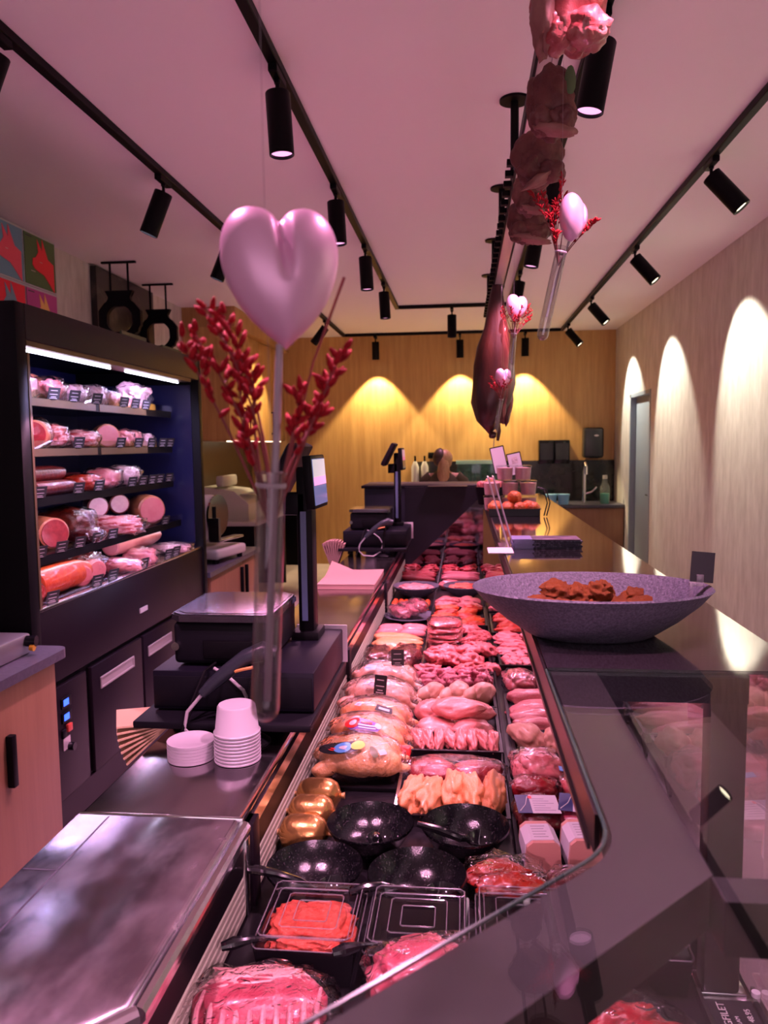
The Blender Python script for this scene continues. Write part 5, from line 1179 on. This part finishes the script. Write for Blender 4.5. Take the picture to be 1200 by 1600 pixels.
# price tag on the front rail, lettering faces the aisle
t = th('price_tag', 'black price label with white lettering on the front rail', 'price tag', (.406, 1.10, DZ+.0045))
MB().box(-.036, .036, -.10, .078, 0, .002).build('card', BLKL, t)
def text(s, size, loc, rotz, par, m_):
    c = bpy.data.curves.new('lettering', 'FONT'); c.body = s; c.size = size; c.align_x = 'LEFT'; c.extrude = .0002
    o = bpy.data.objects.new('lettering', c); COL.objects.link(o); o.parent = par; o.location = loc; o.rotation_euler = (0, 0, rotz); c.materials.append(m_)
    dg = bpy.context.evaluated_depsgraph_get(); dg.update(); me = bpy.data.meshes.new_from_object(o.evaluated_get(dg)); bpy.data.objects.remove(o)
    return put('lettering', me, par, loc, None, (0, 0, rotz))
text('RUGFILET', .0165, (-.008, .000, .0022), PI/2, t, WHITE); text('LAM', .009, (.006, .026, .0022), PI/2, t, PALE); text('PER KG 48.95', .0125, (.027, -.012, .0022), PI/2, t, WHITE)
for k, y in enumerate((1.35, 1.62, 1.9, 2.15, 2.4, 2.7, 3.0)):
    card('price_tag', f'dark price card on the front rail behind the glass, {ORD[k]} from the near post', (.40, y, DZ+.001), .05, .06, PI/2+.3, 'price cards on the front rail', .2)

# ------------------------------------------------------------------ on the black glass shelf
GZ = 1.2497
bw = MB().lathe([(0, 0), (.5, 0), (.53, .003), (.72, .030), (.90, .062), (.985, .083), (1.0, .086), (.985, .0895), (.95, .086), (.84, .060), (.6, .028), (.4, .012), (0, .010)], n=64, sx=.214, sy=.150).build('oval_bowl', STONEW, None, (.228, 1.412, GZ), sharp=60)
tag(bw, 'large oval grey stoneware bowl of breaded meatballs on the glass shelf', 'bowl')
for k, (dx, dy, dz, s, rz) in enumerate(((-.085, -.01, .030, .034, 0), (-.045, .03, .034, .036, 1), (.0, -.015, .030, .036, .4), (.03, .035, .036, .036, 2), (.055, -.012, .028, .034, 1.2), (-.06, -.05, .034, .030, .5), (-.015, .0, .052, .032, 2.2), (-.055, .005, .058, .030, 2.6), (.02, -.005, .056, .033, 1.7), (.085, -.02, .034, .028, .2), (.085, .02, .046, .024, .9), (.025, -.055, .030, .030, .3))):
    o = put('meatball', cached(('ball', k % 4), lambda: MB().blob((0, 0, 0), (1, .72, .62), k, .36, 2.6, 4).mesh('meatball', CRUMB, 80)), None, (.228+dx-.005, 1.412+dy, GZ+.020+dz), rot=(RN.uniform(-.3, .3), RN.uniform(-.3, .3), rz), scale=s)
    tag(o, 'orange crusted meatball heaped in the oval grey bowl', 'meatball', 'meatballs in the oval grey bowl')
t = th('card_holder', 'black price card clipped on the right rim of the oval bowl', 'price card', (.418, 1.40, GZ+.086))
MB().box(-.020, .020, -.001, .001, .012, .066, M=Matrix.Rotation(rad(5), 4, 'Y') @ Matrix.Rotation(-.12, 4, 'X')).build('card', BLKL, t)
MB().box(-.008, .004, -.004, .004, .008, .026, .001).box(-.020, -.014, -.006, .006, -.025, .012, .001).box(-.020, .004, -.005, .005, .006, .012, .001).build('clip', ACRYL, t)
# leaflets and acrylic stand
G = 'booklets stacked on the glass shelf'
for k in range(6):
    z = GZ+.0005+k*.0055
    t = MB(); t.box(-.115, .105, -.05, .05, 0, .0046, .0008, 1); dx = .004*math.sin(k*2.1)
    o = t.build('booklet', [mat('tartan_cover', (.008, .008, .025), .5, col2=(.09, .08, .13), scale=9, stretch=(9, .02, .02), ramp=(.5, .62), detail=2)] if k < 5 else [mat('booklet_top', (.05, .035, .06), .5, col2=(.20, .13, .19), scale=14)], None, (.275+dx, 2.585, z))
    MB().box(-.1155, -.050, -.0505, .0505, -.0001, .0047).build('pale_spine_block', mat('pale_blue_cover', (.20, .19, .36), .5), o)
    tag(o, 'dark plaid booklet in the stack behind the oval bowl, '+('topmost' if k == 5 else ORD[k]+' from the bottom'), 'booklet', G)
t = th('acrylic_stand', 'clear acrylic leaflet stand leaning left beside the booklets', 'stand', (.145, 2.60, GZ))
MB().box(-.03, .012, -.05, .07, 0, .004).build('stand_foot', ACRYL, t)
for q, dy in ((0, 0), (.018, .03)):
    M_ = Matrix.Translation((q, dy, .004)) @ Matrix.Rotation(rad(-16), 4, 'Y')
    MB().box(-.0015, .0015, -.05, .05, 0, .24, M=M_).build('clear_plate', ACRYL, t)
    m = MB()
    for yy in (-.05, .05): m.box(-.002, .002, yy-.001, yy+.001, 0, .24, M=M_)
    m.box(-.002, .002, -.05, .05, .239, .242, M=M_); m.build('polished_edge', mat('acrylic_edge', (.62, .50, .60), .2), t)
tag(MB().box(-.05, .03, -.08, .05, 0, .003).build('flyer', PAPERW, None, (.125, 2.50, GZ+.0005)), 'pale flyer lying in front of the acrylic stand', 'flyer')
# tubs, orange balls
t = tray('low black tray of orange meatballs on the glass shelf', .115, .355, 3.66, 3.88, .035, z=GZ); t['group'] = 'shelf tray'
for k, (x, y, z, s) in enumerate(((.145, 3.70, 0, .034), (.205, 3.70, 0, .034), (.262, 3.70, 0, .033), (.325, 3.70, 0, .034), (.15, 3.78, 0, .034), (.235, 3.78, 0, .034), (.31, 3.78, 0, .034), (.24, 3.73, .05, .034))):
    o = put('orange_meatball', cached(('ob', k % 3), lambda: MB().blob((0, 0, 0), (1, 1, .92), k, .18, 2.4, 3).mesh('orange_meatball', meat('orange_ball', (.78, .24, .04), (.92, .42, .10), scale=3, bump=.9), 80)), None, (x, y, GZ+.036+z), scale=s)
    tag(o, 'round orange meatball in the low black tray, '+('on top of the others' if z else nth(k, 4)+' in front' if k < 4 else nth(k-4, 3)+' behind'), 'meatball', 'orange meatballs in the black tray')
G = 'clear tubs stacked behind the orange meatballs'
for r_, (n, z) in enumerate(((3, 0), (3, .078), (2, .156))):
    for i in range(n):
        x = .235+(i-(n-1)/2)*.093+(.02 if r_ == 2 else 0)
        t = th('salad_tub', f'clear tub of pink salad, {nth(i, n)} in the {["bottom", "middle", "top"][r_]} row', 'tub', (x, 4.02, GZ+.0005+z), G)
        MB().lathe([(0, .002), (.036, .002), (.041, .062), (0, .066)], n=20).build('salad', WHITES, t); MB().lathe([(0, 0), (.038, 0), (.044, .070)], n=20).build('tub_body', PET, t); MB().lathe([(.046, .068), (.046, .073), (.036, .0755), (0, .0755)], n=20).build('lid', PET, t)
for k, (x, z, lb) in enumerate(((.205, 1.43, 'taller blank white card in a dark frame on the glass shelf'), (.290, 1.42, 'shorter printed white card in a dark frame on the glass shelf'))):
    t = th('table_card', lb, 'menu card', (x, 4.24, GZ+.0005), 'framed cards behind the tubs')
    M_ = Matrix.Translation((0, 0, z-GZ)) @ Matrix.Rotation(rad(-12), 4, 'Y') @ Matrix.Rotation(-.12, 4, 'X'); h = .15 if k == 0 else .125
    MB().box(-.039, .039, .0, .006, 0, h, M=M_).build('frame', BLK, t); MB().box(-.034, .034, -.001, .0, .006, h-.006, M=M_).build('paper', PAPERW, t)
    MB().box(-.004, .004, 0, .006, 0, z-GZ+.01).box(-.03, .03, -.02, .03, 0, .004).build('stand', BLK, t)
    if k == 1:
        m = MB(); m.box(-.016, .016, -.0015, -.001, .065, .10, M=M_); m.build('printed_picture', mat('grey_picture', (.25, .2, .22), .6, col2=(.6, .5, .5), scale=60), t)
        m = MB()
        for q in range(3): m.box(-.024, .024-.006*q, -.0015, -.001, .02+q*.012, .023+q*.012, M=M_)
        m.build('print_lines', mat('card_print', (.4, .35, .4), .6), t)
t = th('meat_basket', 'dark basket of pink snacks beside the tubs at the shelf end', 'basket', (.15, 4.40, GZ+.0005))
MB().lathe([(0, 0), (.07, 0), (.09, .10), (.085, .10), (.066, .006), (0, .006)], n=24).build('basket_body', BLK, t)
for k in range(7):
    a = k*2*PI/6; r_ = 0 if k == 6 else .05
    o = put('snack', piece_mesh('dice', PORKP, k % 3), None, (.15+r_*math.cos(a), 4.40+r_*math.sin(a), GZ+.105+(.02 if k == 6 else 0)), scale=.026)
    tag(o, 'small pink snack heaped in the dark basket at the shelf end', 'snack', 'snacks in the dark basket')
t = th('tongs', 'thin black tongs leaning right of the orange meatball tray', 'tongs', (.372, 3.7, GZ+.001))
for q in (0, .012): MB().tube([(q, -.05, .004), (q+.02, .0, .06), (q+.006, .03, .12), (q-.02, .05, .13)], .003, 6).build('arm', BLK, t)

# ------------------------------------------------------------------ person behind the desk
def person():
    px, py = -.21, 7.9
    t = th('person', 'person with long fair hair and olive top seen from behind', 'person', (px, py, 0))
    V = [(0, 0, .90), (0, 0, 1.05), (0, 0, 1.20), (0, .0, 1.29), (0, .01, 1.35), (0, .02, 1.43),
         (.09, 0, .86), (.10, .01, .47), (.10, -.01, .08), (.105, .10, .03), (-.09, 0, .86), (-.10, .01, .47), (-.10, -.01, .08), (-.105, .10, .03),
         (.165, 0, 1.25), (.21, .02, 1.02), (.18, .20, .94), (-.165, 0, 1.25), (-.21, .02, 1.02), (-.18, .20, .94), (.17, .27, .94), (-.17, .27, .94)]
    E_ = [(0, 1), (1, 2), (2, 3), (3, 4), (4, 5), (0, 6), (6, 7), (7, 8), (8, 9), (0, 10), (10, 11), (11, 12), (12, 13), (2, 14), (14, 15), (15, 16), (2, 17), (17, 18), (18, 19), (16, 20), (19, 21)]
    Rr = [(.14, .11), (.125, .09), (.14, .095), (.07, .06), (.05, .05), (.075, .092), (.085, .085), (.06, .06), (.042, .042), (.035, .03), (.085, .085), (.06, .06), (.042, .042), (.035, .03), (.058, .055), (.043, .043), (.032, .028), (.058, .055), (.043, .043), (.032, .028), (.03, .014), (.03, .014)]
    for h, s in ((20, 1), (21, -1)):
        bx, by, bz = V[h]
        for f in range(4):
            V.append((bx+s*(-.024+f*.016), by+.05, bz)); E_.append((h, len(V)-1)); Rr.append((.008, .008)); V.append((bx+s*(-.026+f*.017), by+.085-abs(f-1.4)*.008, bz-.02)); E_.append((len(V)-2, len(V)-1)); Rr.append((.007, .007))
        V.append((bx-s*.045, by+.02, bz-.005)); E_.append((h, len(V)-1)); Rr.append((.009, .009))
    me = bpy.data.meshes.new('body'); me.from_pydata(V, E_, [])
    o = put('body', me, t); me.materials.append(mat('skin', (.62, .38, .28), .5))
    o.modifiers.new('skin', 'SKIN'); s_ = o.modifiers.new('sub', 'SUBSURF'); s_.levels = 2; s_.render_levels = 2
    for i, r in enumerate(Rr): me.skin_vertices[0].data[i].radius = r
    me.skin_vertices[0].data[0].use_root = True
    HA = mat('fair_hair', (.30, .17, .075), .5, col2=(.50, .32, .15), scale=30, stretch=(5, 5, .4)); HB = mat('dark_hair', (.05, .03, .018), .5)
    MB().blob((0, .0, 1.435), (.092, .108, .105), 2, .06, 2, 3).build('hair', HA, t, sharp=80)
    MB().blob((.0, -.085, 1.30), (.062, .045, .17), 3, .12, 2, 3).build('ponytail', HA, t, sharp=80)
    MB().blob((-.035, -.01, 1.45), (.075, .105, .098), 4, .06, 2, 3).build('dark_hair_side', HB, t, sharp=80, label='dark hair on the left side')
    top = MB(); top.blob((0, 0, 1.08), (.19, .135, .24), 3, .05, 1.5, 4, sq=.85)
    for s in (-1, 1): top.tube([(s*.12, 0, 1.25), (s*.19, .005, 1.2), (s*.222, .02, 1.03), (s*.19, .14, .97)], [.075, .07, .055, .045], 14)
    top.build('olive_top', mat('olive_cloth', (.06, .05, .025), .9, bump=.3, scale=20), t, sharp=80)
    pt = MB()
    for s in (-1, 1): pt.tube([(s*.075, 0, .92), (s*.095, .01, .7), (s*.102, .01, .45), (s*.102, -.01, .10)], [.115, .10, .078, .062], 14)
    pt.build('trousers', mat('dark_trousers', (.02, .02, .025), .9), t, sharp=80)
    for s in (-1, 1): MB().blob((s*.104, .05, .04), (.05, .13, .04), 2, .05, 2, 3).build('shoe', BLK, t)
    f = MB(); f.blob((0, .11, 1.425), (.012, .02, .022), 1, 0, 1, 2); f.build('nose', me.materials[0], t)
    for s in (-1, 1): MB().blob((s*.034, .092, 1.45), (.012, .008, .008), 1, 0, 1, 2).build('eye', INK, t)
    MB().blob((0, .098, 1.385), (.024, .008, .007), 1, 0, 1, 2).build('mouth', mat('lips', (.5, .18, .16), .5), t)
person()
